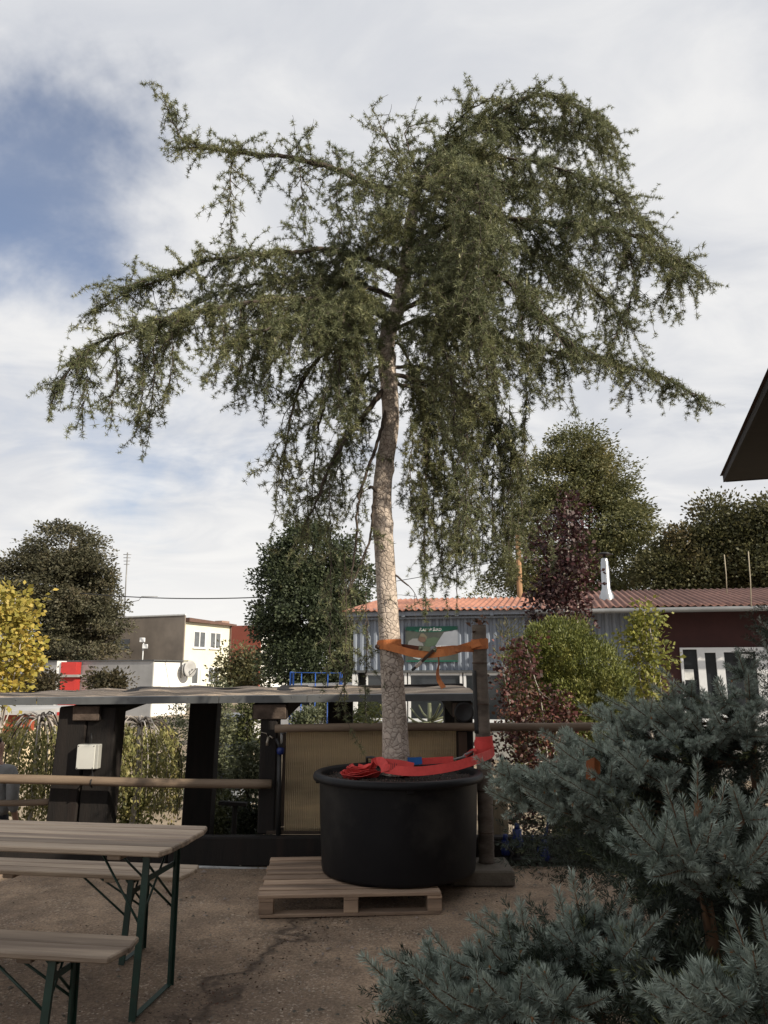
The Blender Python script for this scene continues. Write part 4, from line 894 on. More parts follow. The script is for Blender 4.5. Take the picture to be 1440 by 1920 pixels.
# ------------------------------------------------------------------ small fittings on the shelter
a, b = W(151, 1395, YF + .11), W(181, 1441, YF + .11)
jb = thing('junction_box', 'pale grey electrical junction box on the widest dark post', 'junction box', ((a.x + b.x) / 2, YF + .1, b.z))
mb = MB(); mb.box(((a.x + b.x) / 2 + .012, YF + .095, (a.z + b.z) / 2), (b.x - a.x + .03, .085, a.z - b.z), ch=.006); mb.build('housing', M('grey_box_plastic', (.36, .36, .34), (.32, .32, .30), sc=6, rough=.6), jb)
mb = MB(); mb.box(((a.x + b.x) / 2, YF + .046, (a.z + b.z) / 2), (b.x - a.x, .015, a.z - b.z - .004), ch=.004); li = mb.build('lid', M('pale_lid_plastic', (.52, .52, .49), (.48, .48, .45), sc=6, rough=.6), jb)
for sx_ in (-1, 1):
    for sz_ in (-1, 1): mb = MB(); mb.lathe([(.001, -.002), (.005, -.001), (.005, .002)], ((a.x + b.x) / 2 + sx_ * ((b.x - a.x) / 2 - .012), YF + .038, (a.z + b.z) / 2 + sz_ * ((a.z - b.z) / 2 - .012)), 8, 'Y'); mb.build('screw', m_black, li)
mb = MB(); mb.tube([W(171, 1394, YF + .1), W(172, 1385, YF + .1), W(171, 1375, YF + .1)], .006, 6); mb.tube([W(172, 1440, YF + .10), W(174, 1455, YF + .03), W(171, 1463, YF - .062), W(169, 1471, YF - .06), W(172, 1476, YF + .08)], .007, 6); mb.build('cable', m_black, jb)
# water tap
tp = thing('water_tap', 'small brass garden tap on the post left of the panel', 'tap', tuple(W(503, 1390, YF + .03)))
m_br = M('dull_brass', (.34, .30, .24), (.24, .21, .17), sc=9, rough=.4, metal=.6)
mb = MB(); mb.tube([W(503, 1383, YF + .06), W(503, 1384, YF - .01), W(501, 1391, YF - .015), W(501, 1398, YF - .015)], .012, 8); mb.build('spout', m_br, tp)
mb = MB(); mb.tube([W(505, 1380, YF - .0), W(510, 1383, YF - .0), W(512, 1384, YF)], .007, 6); mb.build('lever', m_br, tp)
mb = MB(); mb.tube([W(503, 1383, YF + .05), W(499, 1375, YF + .05), W(489, 1373, YF + .05)], .004, 6); mb.build('wire_tie', m_br, tp)
hz = thing('hose_end', 'black hanging hose with blue coupling beside the plastic panel', 'hose', tuple(W(524, 1560, YF + .02)))
mb = MB(); mb.tube([W(518, 1385, YF + .02), W(523, 1395, YF + .01), W(526, 1408, YF + .01)], .016, 8); mb.tube([W(524, 1410, YF + .015), W(523, 1480, YF + .02), W(522, 1574, YF + .02)], .022, 8); mb.build('tube', m_black, hz)
mb = MB(); mb.lathe([(.02, -.03), (.032, -.022), (.034, .02), (.022, .03)], tuple(W(526, 1408, YF + .01)), 12); mb.build('coupling', m_blue, hz)
# irrigation valves on the kerb right of the pole
vz = W(985, 1592, YF - .1)
vm = thing('valve_manifold', 'dark irrigation valves with blue caps beyond the pole footing', 'valve', (vz.x, YF - .05, 0))
bx = W(935, 1600, YF).x
for k, (px, rw, sc_) in enumerate(((948, 1590, 1.0), (970, 1572, 1.2), (1000, 1590, .9), (1022, 1600, 1.0))):
    c_ = W(px, rw, YF - .08); mb = MB(); mb.lathe([(.001, -.06 * sc_), (.035 * sc_, -.055 * sc_), (.045 * sc_, -.01), (.03 * sc_, .02), (.035 * sc_, .06 * sc_), (.001, .07 * sc_)], tuple(c_), 12); vb = mb.build('valve_body', m_blue if k != 2 else m_black, vm)
    mb = MB(); mb.tube([c_ - Vector((0, 0, .05)), Vector((c_.x, c_.y, .0))], .018, 8); mb.build('riser', m_black, vm)
    mb = MB(); mb.lathe([(.001, 0), (.024, .0), (.02, .05), (.001, .05)], (c_.x, c_.y, c_.z + .06 * sc_), 10); mb.build('cap', m_blue, vb)
mb = MB(); mb.tube([(bx, YF - .08, .05), (W(1060, 1600, YF).x, YF - .08, .05)], .022, 10); mb.build('header_pipe', m_black, vm)
mb = MB(); mb.tube([W(1005, 1600, YF - .1), W(1025, 1560, YF - .08), W(1030, 1520, YF - .06)], .011, 8); mb.build('riser_hose', m_blue, vm)
mb = MB(); mb.tube([W(926, 1578, YF - .1), W(945, 1583, YF - .14), W(962, 1600, YF - .16), W(952, 1618, YF - .16)], .009, 8); mb.build('hose_loop', m_black, vm)
# round black speaker under the right end of the roof
mb = MB(); c_ = W(870, 1335, YF + .02); mb.lathe([(.001, -.01), (.07, -.012), (.085, -.02), (.09, .0), (.085, .03), (.001, .03)], tuple(c_ + Vector((0, .0, 0))), 20, 'Y')
top(mb, 'round_cap', m_black, 'round black cap on the beam end by the pole', 'cap')

# ------------------------------------------------------------------ things beyond the fence
sk = W(432, 1390, 11.0); m_sk = M('grey_plastic_sack', (.20, .215, .24), (.13, .14, .16), sc=5, rough=.5, rnd=.25, bump=.6, bsc=9, bdist=.05)
rr = random.Random(9); sz_s = []
zz = LOW; k = 0
while zz < W(432, 1340, 11).z:
    h_ = rr.uniform(.125, .15); mb = MB(); L_, D_ = rr.uniform(.50, .60), .38; N1, N2 = 14, 8; vs = []; fs = []
    for i in range(N1 + 1):
        for j in range(N2):
            u = -1 + 2 * i / N1; a = 2 * math.pi * j / N2; pf = (1 - abs(u) ** 3.2) ** .5 if abs(u) < 1 else 0.05
            vs.append((u * L_ / 2, math.cos(a) * D_ / 2 * (.72 + .28 * pf), h_ / 2 + math.sin(a) * h_ / 2 * max(pf, .06) * 1.06 - .02 * u * u))
    for i in range(N1):
        for j in range(N2): fs.append((i * N2 + j, i * N2 + (j + 1) % N2, (i + 1) * N2 + (j + 1) % N2, (i + 1) * N2 + j))
    mb.add(vs, fs + [tuple(range(N2)), tuple(N1 * N2 + j for j in range(N2))], True); o = mb.build('soil_sack', m_sk); o.location = (sk.x + rr.uniform(-.06, .06), 11.0 + rr.uniform(-.04, .04), zz); o.rotation_euler = (0, 0, rr.uniform(-.25, .25))
    tag(o, 'x', 'sack', 'stacked grey sacks'); sz_s.append(o); zz += h_ * .90; k += 1
ORD = ['topmost', 'second', 'third', 'fourth', 'fifth', 'sixth', 'seventh', 'eighth', 'ninth', 'tenth', 'eleventh', 'twelfth', 'thirteenth', 'fourteenth', 'fifteenth', 'sixteenth', 'seventeenth', 'eighteenth']
for i, o in enumerate(reversed(sz_s)): o['label'] = 'grey plastic sack, topmost in the stack between the shelter posts' if i == 0 else 'grey plastic sack, %s from the top of the stack between the posts' % ORD[i]
ts = thing('tool_stand', 'dark T-shaped stand among the shrubs behind the fence', 'stand', (W(437, 1560, 8.3).x, 8.3, LOW))
mb = MB(); a, b = W(411, 1505, 8.3), W(463, 1508, 8.3); mb.beam(a, b, .10, .035, ch=.004); mb.build('top_board', m_dark, ts)
mb = MB(); mb.tube([(ts.location.x, 8.3, LOW), (ts.location.x + .01, 8.3, a.z - .01)], .028, 8); mb.build('post', m_dark, ts)
# red-and-white store front bits far behind the left beds
rbx = thing('red_hut', 'low hut with red fascia and cream wall behind the weeping trees', 'hut', (W(20, 1400, 20).x, 20, LOW))
mb = MB(); a, b = W(-260, 1340, 20), W(60, 1370, 20); mb.box(((a.x + b.x) / 2, 20, (a.z + b.z) / 2), (b.x - a.x, .2, a.z - b.z)); mb.build('fascia', M('red_orange_paint', (.36, .075, .035), rough=.7), rbx)
mb = MB(); mb.box(((a.x + b.x) / 2 - .2, 21.5, (b.z + LOW) / 2), (b.x - a.x - .3, 2.8, b.z - LOW - .01)); mb.build('wall', M('warm_cream_wall', (.62, .52, .36), (.55, .45, .31), rough=.9), rbx)
mb = MB(); mb.box(((a.x + b.x) / 2, 21.4, a.z + .06), (b.x - a.x + .3, 3.4, .10)); mb.build('roof', m_gr, rbx)

# ------------------------------------------------------------------ person at the left edge, beyond the rails
def skin_body(name, chains, mat, parent, sub=1, root=0):
    """chains: list of [(x, y, z, r), ...]; equal points are merged into one joint"""
    idx = {}; vs = []; rs = []; es = []
    for ch_ in chains:
        pv = None
        for (x, y, z, r_) in ch_:
            kk = (round(x, 4), round(y, 4), round(z, 4))
            if kk not in idx: idx[kk] = len(vs); vs.append((x, y, z)); rs.append(r_)
            if pv is not None and pv != idx[kk]: es.append((pv, idx[kk]))
            pv = idx[kk]
    me = bpy.data.meshes.new(name); me.from_pydata(vs, es, []); o = link(name, me, mat, parent)
    md = o.modifiers.new('skin', 'SKIN'); md.use_smooth_shade = True
    for i, r_ in enumerate(rs):
        sv = me.skin_vertices[0].data[i]; sv.radius = r_ if isinstance(r_, tuple) else (r_, r_); sv.use_root = (i == root)
    sb = o.modifiers.new('smooth', 'SUBSURF'); sb.levels = sub; sb.render_levels = sub
    return o
pc = W(-10, 1500, 9.0)
ps = thing('person', 'person in a loose grey jacket leaning beyond the rails', 'person', (pc.x, 9.0, LOW), R(165))
m_skin = M('skin', (.42, .25, .18), (.38, .22, .16), sc=5, rough=.6); m_jack = M('grey_jacket_cloth', (.27, .265, .26), (.20, .195, .19), sc=5, rough=.9, bump=.5, bsc=14, bdist=.03); m_trs = M('dark_trousers', (.03, .032, .04), (.022, .024, .03), rough=.9); m_hair = M('brown_hair', (.04, .025, .018), rough=.7)
def arm(sx_, hx, hy, hz): return [(sx_ * .17, 0, 1.31, .062), (sx_ * .225, .01, 1.22, .052), (sx_ * .25, .03, 1.03, .043), (sx_ * hx, hy, hz, .032)]
hl = (.22, -.10, .80)
chains = [[(0, 0, .90, .12), (0, 0, 1.08, .115), (0, 0, 1.25, .13), (0, 0, 1.36, .075), (.03, -.01, 1.43, .048), (.06, -.03, 1.50, .075), (.07, -.035, 1.58, .086), (.07, -.02, 1.655, .06)]]
for s_ in (-1, 1):
    chains += [[(0, 0, 1.25, .13)] + arm(s_, hl[0], hl[1], hl[2])]
    chains += [[(0, 0, .90, .12), (s_ * .09, 0, .82, .085), (s_ * .10, -.01, .47, .056), (s_ * .10, .02, .10, .042), (s_ * .11, -.10, .045, .038), (s_ * .115, -.17, .035, .03)]]
    wx, wy, wz = s_ * hl[0], hl[1], hl[2]
    chains += [[(wx, wy, wz, .032), (wx, wy - .03, wz - .06, .030), (wx, wy - .045, wz - .095, .026)]]
    for q, (dx_, ln) in enumerate(((-.027, .070), (-.009, .082), (.009, .078), (.027, .062))):
        chains += [[(wx, wy - .045, wz - .095, .026), (wx + dx_, wy - .06, wz - .11, .009), (wx + dx_ * 1.15, wy - .075, wz - .11 - ln * .5, .0085), (wx + dx_ * 1.1, wy - .072, wz - .11 - ln, .007)]]
    chains += [[(wx, wy - .03, wz - .06, .030), (wx - s_ * .034, wy - .055, wz - .085, .010), (wx - s_ * .045, wy - .075, wz - .12, .008)]]
skin_body('body', chains, m_skin, ps, 1)
jk = [[(0, 0, .80, (.20, .15)), (0, 0, .95, (.195, .145)), (0, 0, 1.12, (.185, .14)), (0, 0, 1.27, (.19, .13)), (0, 0, 1.385, (.085, .085))]]
for s_ in (-1, 1): jk += [[(0, 0, 1.27, (.19, .13)), (s_ * .17, 0, 1.31, .085), (s_ * .235, .01, 1.21, .078), (s_ * .255, .03, 1.03, .068), (s_ * .235, -.05, .88, .052)]]
skin_body('jacket', jk, m_jack, ps, 2)
tr_ = [[(0, 0, .92, (.165, .13)), (0, 0, .84, (.16, .13))]]
for s_ in (-1, 1): tr_ += [[(0, 0, .84, (.16, .13)), (s_ * .095, 0, .76, .10), (s_ * .10, -.01, .47, .072), (s_ * .10, .02, .09, .062)]]
skin_body('trousers', tr_, m_trs, ps, 1)
skin_body('hair', [[(.07, .015, 1.60, .08), (.07, .0, 1.655, .082), (.07, .0, 1.69, .05)]], m_hair, ps, 1)
# ------------------------------------------------------------------ the weeping cedar in the tub
def bark_mat(name, c1, c2, ck, sc=22, stretch=(1, 1, .55), rough=.9):
    m = M(name, c1, c2, sc=5, rough=rough, stretch=(1, 1, 1))
    t = m.node_tree; n, l = t.nodes, t.links; b = n['Principled BSDF']; base = b.inputs['Base Color'].links[0].from_socket
    tcn = n.new('ShaderNodeTexCoord'); mp = n.new('ShaderNodeMapping'); mp.inputs['Scale'].default_value = stretch; l.new(tcn.outputs['Object'], mp.inputs[0])
    wn = n.new('ShaderNodeTexNoise'); wn.inputs['Scale'].default_value = 9; wn.inputs['Detail'].default_value = 4; l.new(mp.outputs[0], wn.inputs['Vector'])
    ad = n.new('ShaderNodeMixRGB'); ad.blend_type = 'ADD'; ad.inputs[0].default_value = .11; l.new(mp.outputs[0], ad.inputs[1]); l.new(wn.outputs['Color'], ad.inputs[2])
    vo = n.new('ShaderNodeTexVoronoi'); vo.feature = 'DISTANCE_TO_EDGE'; vo.inputs['Scale'].default_value = sc; l.new(ad.outputs[0], vo.inputs['Vector'])
    mr = n.new('ShaderNodeMapRange'); l.new(vo.outputs['Distance'], mr.inputs[0]); mr.inputs[1].default_value = .0; mr.inputs[2].default_value = .085; mr.inputs[3].default_value = 1; mr.inputs[4].default_value = 0
    gt = n.new('ShaderNodeTexNoise'); gt.inputs['Scale'].default_value = 7; gt.inputs['Detail'].default_value = 5; l.new(tcn.outputs['Object'], gt.inputs['Vector'])
    gr = n.new('ShaderNodeMapRange'); l.new(gt.outputs[0], gr.inputs[0]); gr.inputs[1].default_value = .40; gr.inputs[2].default_value = .62; gr.inputs[3].default_value = .4; gr.inputs[4].default_value = 1.0
    gm = n.new('ShaderNodeMath'); gm.operation = 'MULTIPLY'; l.new(mr.outputs[0], gm.inputs[0]); l.new(gr.outputs[0], gm.inputs[1])
    pl = n.new('ShaderNodeTexVoronoi'); pl.inputs['Scale'].default_value = sc; l.new(ad.outputs[0], pl.inputs['Vector'])
    sp_c = n.new('ShaderNodeSeparateColor'); l.new(pl.outputs['Color'], sp_c.inputs[0])
    pr_ = n.new('ShaderNodeMapRange'); l.new(sp_c.outputs[0], pr_.inputs[0]); pr_.inputs[3].default_value = .80; pr_.inputs[4].default_value = 1.12
    tn = n.new('ShaderNodeMixRGB'); tn.blend_type = 'MULTIPLY'; tn.inputs[0].default_value = 1; l.new(base, tn.inputs[1]); l.new(pr_.outputs[0], tn.inputs[2])
    mx = n.new('ShaderNodeMixRGB'); l.new(gm.outputs[0], mx.inputs[0]); l.new(tn.outputs[0], mx.inputs[1]); mx.inputs[2].default_value = (*ck, 1); l.new(mx.outputs[0], b.inputs['Base Color'])
    bp = n.new('ShaderNodeBump'); bp.inputs['Strength'].default_value = .7; bp.inputs['Distance'].default_value = .008
    m2 = n.new('ShaderNodeMapRange'); l.new(vo.outputs['Distance'], m2.inputs[0]); m2.inputs[2].default_value = .16
    s = n.new('ShaderNodeMath'); s.operation = 'ADD'; l.new(m2.outputs[0], s.inputs[0])
    fn = n.new('ShaderNodeTexNoise'); fn.inputs['Scale'].default_value = 70; fn.inputs['Detail'].default_value = 4; l.new(tcn.outputs['Object'], fn.inputs['Vector'])
    ml = n.new('ShaderNodeMath'); ml.operation = 'MULTIPLY'; ml.inputs[1].default_value = .45; l.new(fn.outputs[0], ml.inputs[0]); l.new(ml.outputs[0], s.inputs[1])
    l.new(s.outputs[0], bp.inputs['Height']); l.new(bp.outputs[0], b.inputs['Normal'])
    return m
m_bark = bark_mat('cedar_bark', (.57, .49, .425), (.41, .34, .285), (.085, .062, .05), 24, (1, 1, 1.0))
m_limb = M('cedar_limb', (.085, .065, .052), (.055, .042, .034), sc=14, rough=.9, bump=.5, bsc=60)
m_needle = M('cedar_needles', (.185, .198, .098), (.118, .138, .072), sc=1.3, rough=.55, isl=.5, trans=.28, c3=(.215, .215, .09), sc3=2.2, lo3=.5, hi3=.75)
rng = np.random.default_rng(21)
cedar = thing('weeping_cedar', 'tall weeping conifer with pale cracked trunk growing in the black tub', 'tree', (W(742, 1445, TC.y).x, TC.y, SZ))
TY = TC.y
tr_px = [(744, 1452, 0, 27), (742, 1420, 0, 24), (739, 1340, 0, 22.5), (734, 1260, 0, 21.5), (729, 1180, 0, 20.5), (724, 1090, 0, 20), (719, 1000, 0, 19.5), (717, 930, 0, 19), (722, 870, 0, 18.5), (732, 800, 0, 17.5), (731, 740, 0, 16.5), (726, 690, 0, 16), (724, 645, 0, 16), (734, 605, .02, 15.5), (748, 570, .05, 15), (757, 520, .08, 13), (764, 470, .08, 11.5), (770, 415, .05, 10), (780, 360, .02, 9)]
def rad(p, wpx): return wpx / FPX * (p - Vector((0, 0, CAM_H))).length * .97
tp_ = [W(a, b, TY + c) for a, b, c, d in tr_px]; tq = resample(tp_, .025)
rads = np.interp(np.linspace(0, 1, len(tq)), np.linspace(0, 1, len(tp_)), [rad(p, q[3]) for p, q in zip(tp_, tr_px)])
nside = 28; V = []; knots = [(rng.integers(30, len(tq) - 20), rng.uniform(0, 6.28), rng.uniform(.010, .022)) for _ in range(26)]
for i, p in enumerate(tq):
    for k in range(nside):
        a = 2 * math.pi * k / nside; r_ = rads[i] * (1 + .035 * math.sin(3 * a + i * .05) + .03 * math.sin(2 * a - i * .023))
        for (ki, ka, kh) in knots:
            d2 = ((i - ki) * .025 / .035) ** 2 + ((math.atan2(math.sin(a - ka), math.cos(a - ka))) * rads[i] / .035) ** 2
            if d2 < 8: r_ += kh * math.exp(-d2)
        r_ *= 1 + rng.normal(0, .006)
        V.append((p[0] + r_ * math.cos(a), p[1] + r_ * math.sin(a), p[2]))
F = [(i * nside + k, i * nside + (k + 1) % nside, (i + 1) * nside + (k + 1) % nside, (i + 1) * nside + k) for i in range(len(tq) - 1) for k in range(nside)]
npmesh('trunk', V, F, m_bark, cedar, smooth=True)

ROS_P, ROS_A, ROS_S = [], [], []         # needle rosettes
STEMS = MB(); CAT = []
def rnd3(): return rng.normal(size=3)
def twig(p, d, Ln, g, r0, dens=1.0, sub=True, bare0=.0, size=1.0, curl=.16):
    """a thin weeping shoot: bends down with g, carries rosettes"""
    step = .031; n = max(3, int(Ln / step)); pts = [p.copy()]; d = d / np.linalg.norm(d)
    for i in range(n):
        d = d + np.array([0, 0, -g * step * 6]) + rnd3() * curl * .55; d = d / np.linalg.norm(d)
        p = p + d * step; pts.append(p.copy())
        f = i / n
        if f >= bare0:
            for _ in range(2 if rng.random() < dens - .75 else 1):
                if rng.random() < dens * .82:
                    ROS_P.append(p + rnd3() * .006); ROS_A.append(d * .35 + rnd3() * .55); ROS_S.append(size * rng.uniform(.75, 1.2) * (1 - .25 * f))
                    if rng.random() < .02: CAT.append(p.copy())
        if sub and f > .08 and rng.random() < .27:
            sdv = d * .5 + rnd3() * .75 + np.array([0, 0, -.05])
            twig(p, sdv, min(.34, rng.gamma(3, .05) + .05), g * .9, .0022, dens, False, 0, size)
    k = max(1, len(pts) // 9); sp = pts[::k]
    if len(sp) < 2: sp = [pts[0], pts[-1]]
    STEMS.tube([tuple(q) for q in sp], [r0 * 1.3 * (1 - .7 * i / len(sp)) for i in range(len(sp))], 4, cap=False)
    return pts
def branch(px, r0, r1, sp, Lr, g=.55, dens=.95, start=.12, upf=.25, side=.9, draw=True, size=1.0, end=1.0, bare0=.0, upx=0.0, lenf=None):
    """px: (column, row, depth offset) points; twigs of length Lr every sp metres"""
    P = resample([W(a, b, TY + c) for a, b, c in px], .04); n = len(P)
    if draw:
        mb = MB(); wob = rng.normal(0, .004, (n, 3)); mb.tube([tuple(P[i] + wob[i]) for i in range(n)], [r0 + (r1 - r0) * i / n for i in range(n)], 8); mb.build('branch', m_limb, cedar)
    T = np.gradient(P, axis=0); T = unit(T); acc = 0
    for i in range(1, n):
        acc += np.linalg.norm(P[i] - P[i - 1]); f = i / n
        if f < start or f > end: continue
        while acc > sp:
            acc -= sp; az = rng.uniform(0, 2 * math.pi)
            d = T[i] * rng.uniform(.2, .9) + side * np.array([math.cos(az), math.sin(az), 0]) * rng.uniform(.3, 1) + np.array([0, 0, upf * rng.uniform(-.6, 1.2)])
            l_ = rng.uniform(*Lr) * (lenf(f) if lenf else 1.0)
            if upx and rng.random() < upx: d = T[i] * .4 + rnd3() * .35 + np.array([0, 0, 1.0]); twig(P[i], d, l_ * .5, .02, .003, dens, True, 0, size); continue
            twig(P[i], d, l_, g * rng.uniform(.7, 1.3), .0035, dens, True, bare0, size)
    tip = P[-1]; twig(tip, T[-1], .22, g * .6, .004, dens, True, 0, size)
    return P
# upper left arm, upturned at its tip
branch([(776, 368, .02), (735, 357, -.05), (690, 346, -.12), (640, 322, -.2), (590, 306, -.25), (530, 293, -.3), (470, 289, -.3), (400, 281, -.32), (355, 276, -.33)], .030, .010, .028, (.10, .42), .42, .95, .10, .25, .75, upx=.22, lenf=lambda f: 1.25 - .45 * f)
branch([(355, 276, -.33), (336, 252, -.33), (322, 222, -.33), (312, 200, -.33)], .010, .004, .028, (.10, .20), .30, .9, .0, .2, .9)
branch([(440, 285, -.3), (432, 330, -.3), (432, 390, -.32), (434, 440, -.32)], .006, .003, .045, (.07, .22), .4, .85, .05, 0, .8)
branch([(560, 300, -.28), (565, 350, -.3), (570, 400, -.3)], .005, .003, .05, (.07, .22), .4, .8, .05, 0, .8)
branch([(640, 322, -.2), (630, 370, -.25), (640, 430, -.28)], .005, .003, .05, (.07, .25), .4, .8, .05, 0, .8)
# short twigs above between arm and top
branch([(780, 360, .0), (755, 315, -.1), (730, 270, -.15), (715, 240, -.15)], .012, .004, .045, (.12, .30), .4, .85, .15, .3, .8)
branch([(790, 345, .0), (770, 290, .05), (760, 245, .1), (775, 235, .1)], .010, .004, .045, (.12, .28), .4, .85, .15, .3, .8)
# leader arching over to the right
branch([(780, 360, .02), (800, 318, .0), (840, 275, -.03), (900, 235, -.05), (960, 195, -.05), (1010, 178, -.05), (1060, 188, -.05), (1105, 215, -.05), (1125, 230, -.05)], .034, .008, .024, (.18, .55), .6, 1.0, .12, -.1, 1.0, lenf=lambda f: .7 + .5 * f)
branch([(900, 235, 0), (960, 240, .2), (1030, 245, .3), (1090, 262, .3), (1140, 290, .3)], .014, .005, .028, (.15, .50), .45, 1.0, .05, .15, 1.0)
branch([(840, 275, 0), (900, 290, -.25), (980, 300, -.4), (1060, 320, -.5), (1130, 350, -.5), (1160, 370, -.5)], .014, .005, .028, (.15, .50), .5, 1.0, .05, .15, 1.0)
branch([(800, 318, 0), (840, 250, -.2), (870, 215, -.35), (900, 195, -.45)], .012, .005, .035, (.12, .35), .45, 1.0, .1, .25, .9)
branch([(820, 300, 0), (860, 300, -.5), (890, 330, -.9), (900, 400, -1.05), (895, 480, -1.1)], .014, .005, .026, (.20, .60), .6, .92, .1, .1, 1.0)
# right tiers
branch([(775, 395, .03), (850, 350, .1), (950, 345, .15), (1050, 360, .15), (1130, 390, .15), (1195, 412, .15)], .024, .006, .024, (.18, .62), .5, .92, .12, .15, 1.0)
branch([(766, 460, .05), (850, 420, -.2), (950, 410, -.4), (1050, 420, -.5), (1140, 430, -.55), (1210, 452, -.55), (1250, 485, -.55), (1285, 500, -.55)], .026, .006, .023, (.22, .75), .55, .92, .14, .1, 1.0, lenf=lambda f: 1.1 - .35 * f)
branch([(764, 470, .05), (850, 460, .3), (950, 460, .6), (1040, 490, .8), (1100, 530, .85), (1160, 590, .85)], .022, .006, .027, (.20, .65), .55, .92, .14, .1, 1.0)
branch([(1150, 432, -.55), (1175, 470, -.55), (1190, 530, -.55), (1170, 590, -.55), (1150, 640, -.55)], .006, .003, .035, (.10, .28), .5, .95, .05, 0, .8)
branch([(1240, 475, -.55), (1262, 500, -.55), (1252, 540, -.55)], .005, .003, .04, (.08, .18), .5, .9, .05, 0, .7)
branch([(760, 500, .05), (850, 480, -.5), (940, 520, -.8), (1000, 570, -.9), (1040, 620, -.95), (1060, 640, -.95)], .022, .006, .026, (.22, .70), .6, .92, .14, .1, 1.0)
branch([(745, 585, .05), (810, 560, .2), (890, 595, .25), (950, 635, .2), (1040, 660, .15), (1110, 672, .1), (1180, 690, .1), (1240, 705, .1), (1290, 735, .1)], .024, .006, .027, (.16, .60), .55, 1.0, .2, .15, .9, lenf=lambda f: 1.25 - .6 * f)
branch([(728, 700, .03), (790, 715, .15), (860, 735, .25), (920, 775, .35), (960, 850, .4), (975, 920, .4), (980, 985, .4)], .022, .006, .056, (.18, .62), .7, .9, .15, .05, .9)
branch([(728, 715, .0), (790, 735, .2), (830, 790, .3), (850, 870, .35), (860, 950, .35), (858, 1010, .35)], .018, .005, .06, (.15, .50), .7, .9, .2, .05, .8)
branch([(728, 690, .03), (800, 690, .4), (880, 740, .6), (930, 830, .65), (945, 920, .65), (940, 990, .65)], .018, .005, .065, (.15, .55), .7, .9, .2, .05, .9)
branch([(735, 620, .0), (790, 600, -.6), (830, 650, -.9), (850, 740, -1.0), (850, 790, -1.0)], .018, .005, .036, (.20, .60), .7, .92, .36, .05, .9)
branch([(745, 575, .0), (820, 520, -.8), (880, 560, -1.1), (910, 650, -1.2), (915, 730, -1.2)], .018, .005, .036, (.20, .60), .7, .92, .36, .05, .9)
branch([(735, 640, .0), (760, 660, .2), (790, 760, .3), (800, 860, .3), (795, 940, .3)], .014, .004, .034, (.12, .45), .7, .95, .2, .05, .8)
# hanging cords with bare ends
for (c, r0_, r1_, dp) in ((797, 700, 1112, .25), (856, 760, 1105, .3), (905, 720, 1010, .5), (925, 700, 1040, .35), (885, 800, 1040, .2), (830, 820, 1060, .3), (955, 760, 1050, .3), (815, 640, 990, .6), (875, 620, 960, -1.1), (985, 700, 860, .1), (770, 780, 930, .2)):
    branch([(c, r0_, dp), (c + 3, (r0_ * 2 + r1_) / 3, dp), (c - 2, (r0_ + 2 * r1_) / 3, dp), (c, r1_, dp)], .005, .003, .036, (.06, .24), .9, .95, .0, -.05, .75, end=.88 if r1_ > 1090 else 1.0)
# left tiers
branch([(757, 520, .05), (700, 488, -.1), (620, 468, -.2), (540, 474, -.25), (450, 480, -.3), (370, 495, -.3), (300, 525, -.3), (240, 548, -.3), (195, 575, -.3)], .028, .006, .026, (.12, .50), .55, 1.0, .14, .25, .9, upx=.14, lenf=lambda f: 1.3 - .75 * f)
branch([(735, 600, .0), (650, 568, -.3), (560, 560, -.5), (450, 570, -.6), (350, 590, -.65), (270, 612, -.65), (200, 635, -.65), (150, 668, -.65), (120, 710, -.65), (105, 738, -.65)], .026, .005, .026, (.16, .62), .6, 1.0, .14, .15, .9, upx=.08, lenf=lambda f: 1.15 - .62 * f)
branch([(745, 560, .05), (660, 530, .3), (570, 520, .55), (470, 535, .7), (390, 560, .75), (320, 600, .75)], .024, .006, .027, (.18, .62), .6, 1.0, .14, .15, .9)
branch([(735, 600, .0), (680, 580, -.6), (600, 590, -.9), (520, 610, -1.0), (450, 640, -1.05)], .020, .006, .028, (.20, .60), .6, 1.0, .34, .1, .9)
for (c, r0_, r1_, dp) in ((285, 610, 790, -.65), (320, 600, 740, -.65), (265, 615, 800, -.62), (160, 665, 780, -.65), (215, 635, 770, -.65), (415, 575, 700, -.62), (450, 570, 740, -.55), (505, 560, 760, -.5)):
    branch([(c, r0_, dp), (c + 4, (r0_ + r1_) / 2, dp), (c - 4, r1_ - 20, dp)], .005, .003, .034, (.06, .22), .8, .95, .0, -.05, .75)
branch([(726, 640, .0), (660, 640, -.2), (600, 670, -.35), (560, 730, -.4), (540, 810, -.4), (530, 890, -.4)], .022, .005, .05, (.15, .55), .7, .9, .18, .05, .9)
branch([(722, 728, .0), (690, 768, -.1), (655, 815, -.2), (620, 870, -.28), (598, 930, -.3), (578, 970, -.3)], .028, .006, .055, (.12, .45), .7, .85, .25, .05, .8)
branch([(728, 660, .0), (680, 660, .3), (630, 710, .5), (600, 790, .55), (590, 860, .55), (585, 930, .55)], .018, .005, .05, (.15, .55), .7, .95, .18, .05, .9)
branch([(726, 680, .0), (690, 700, .25), (660, 770, .35), (640, 850, .35), (640, 900, .35)], .014, .005, .036, (.12, .42), .7, .9, .2, .05, .8)
branch([(740, 560, .0), (690, 540, -.5), (650, 580, -.8), (640, 660, -.85), (630, 740, -.85)], .016, .005, .042, (.18, .60), .7, 1.0, .40, .05, .9)
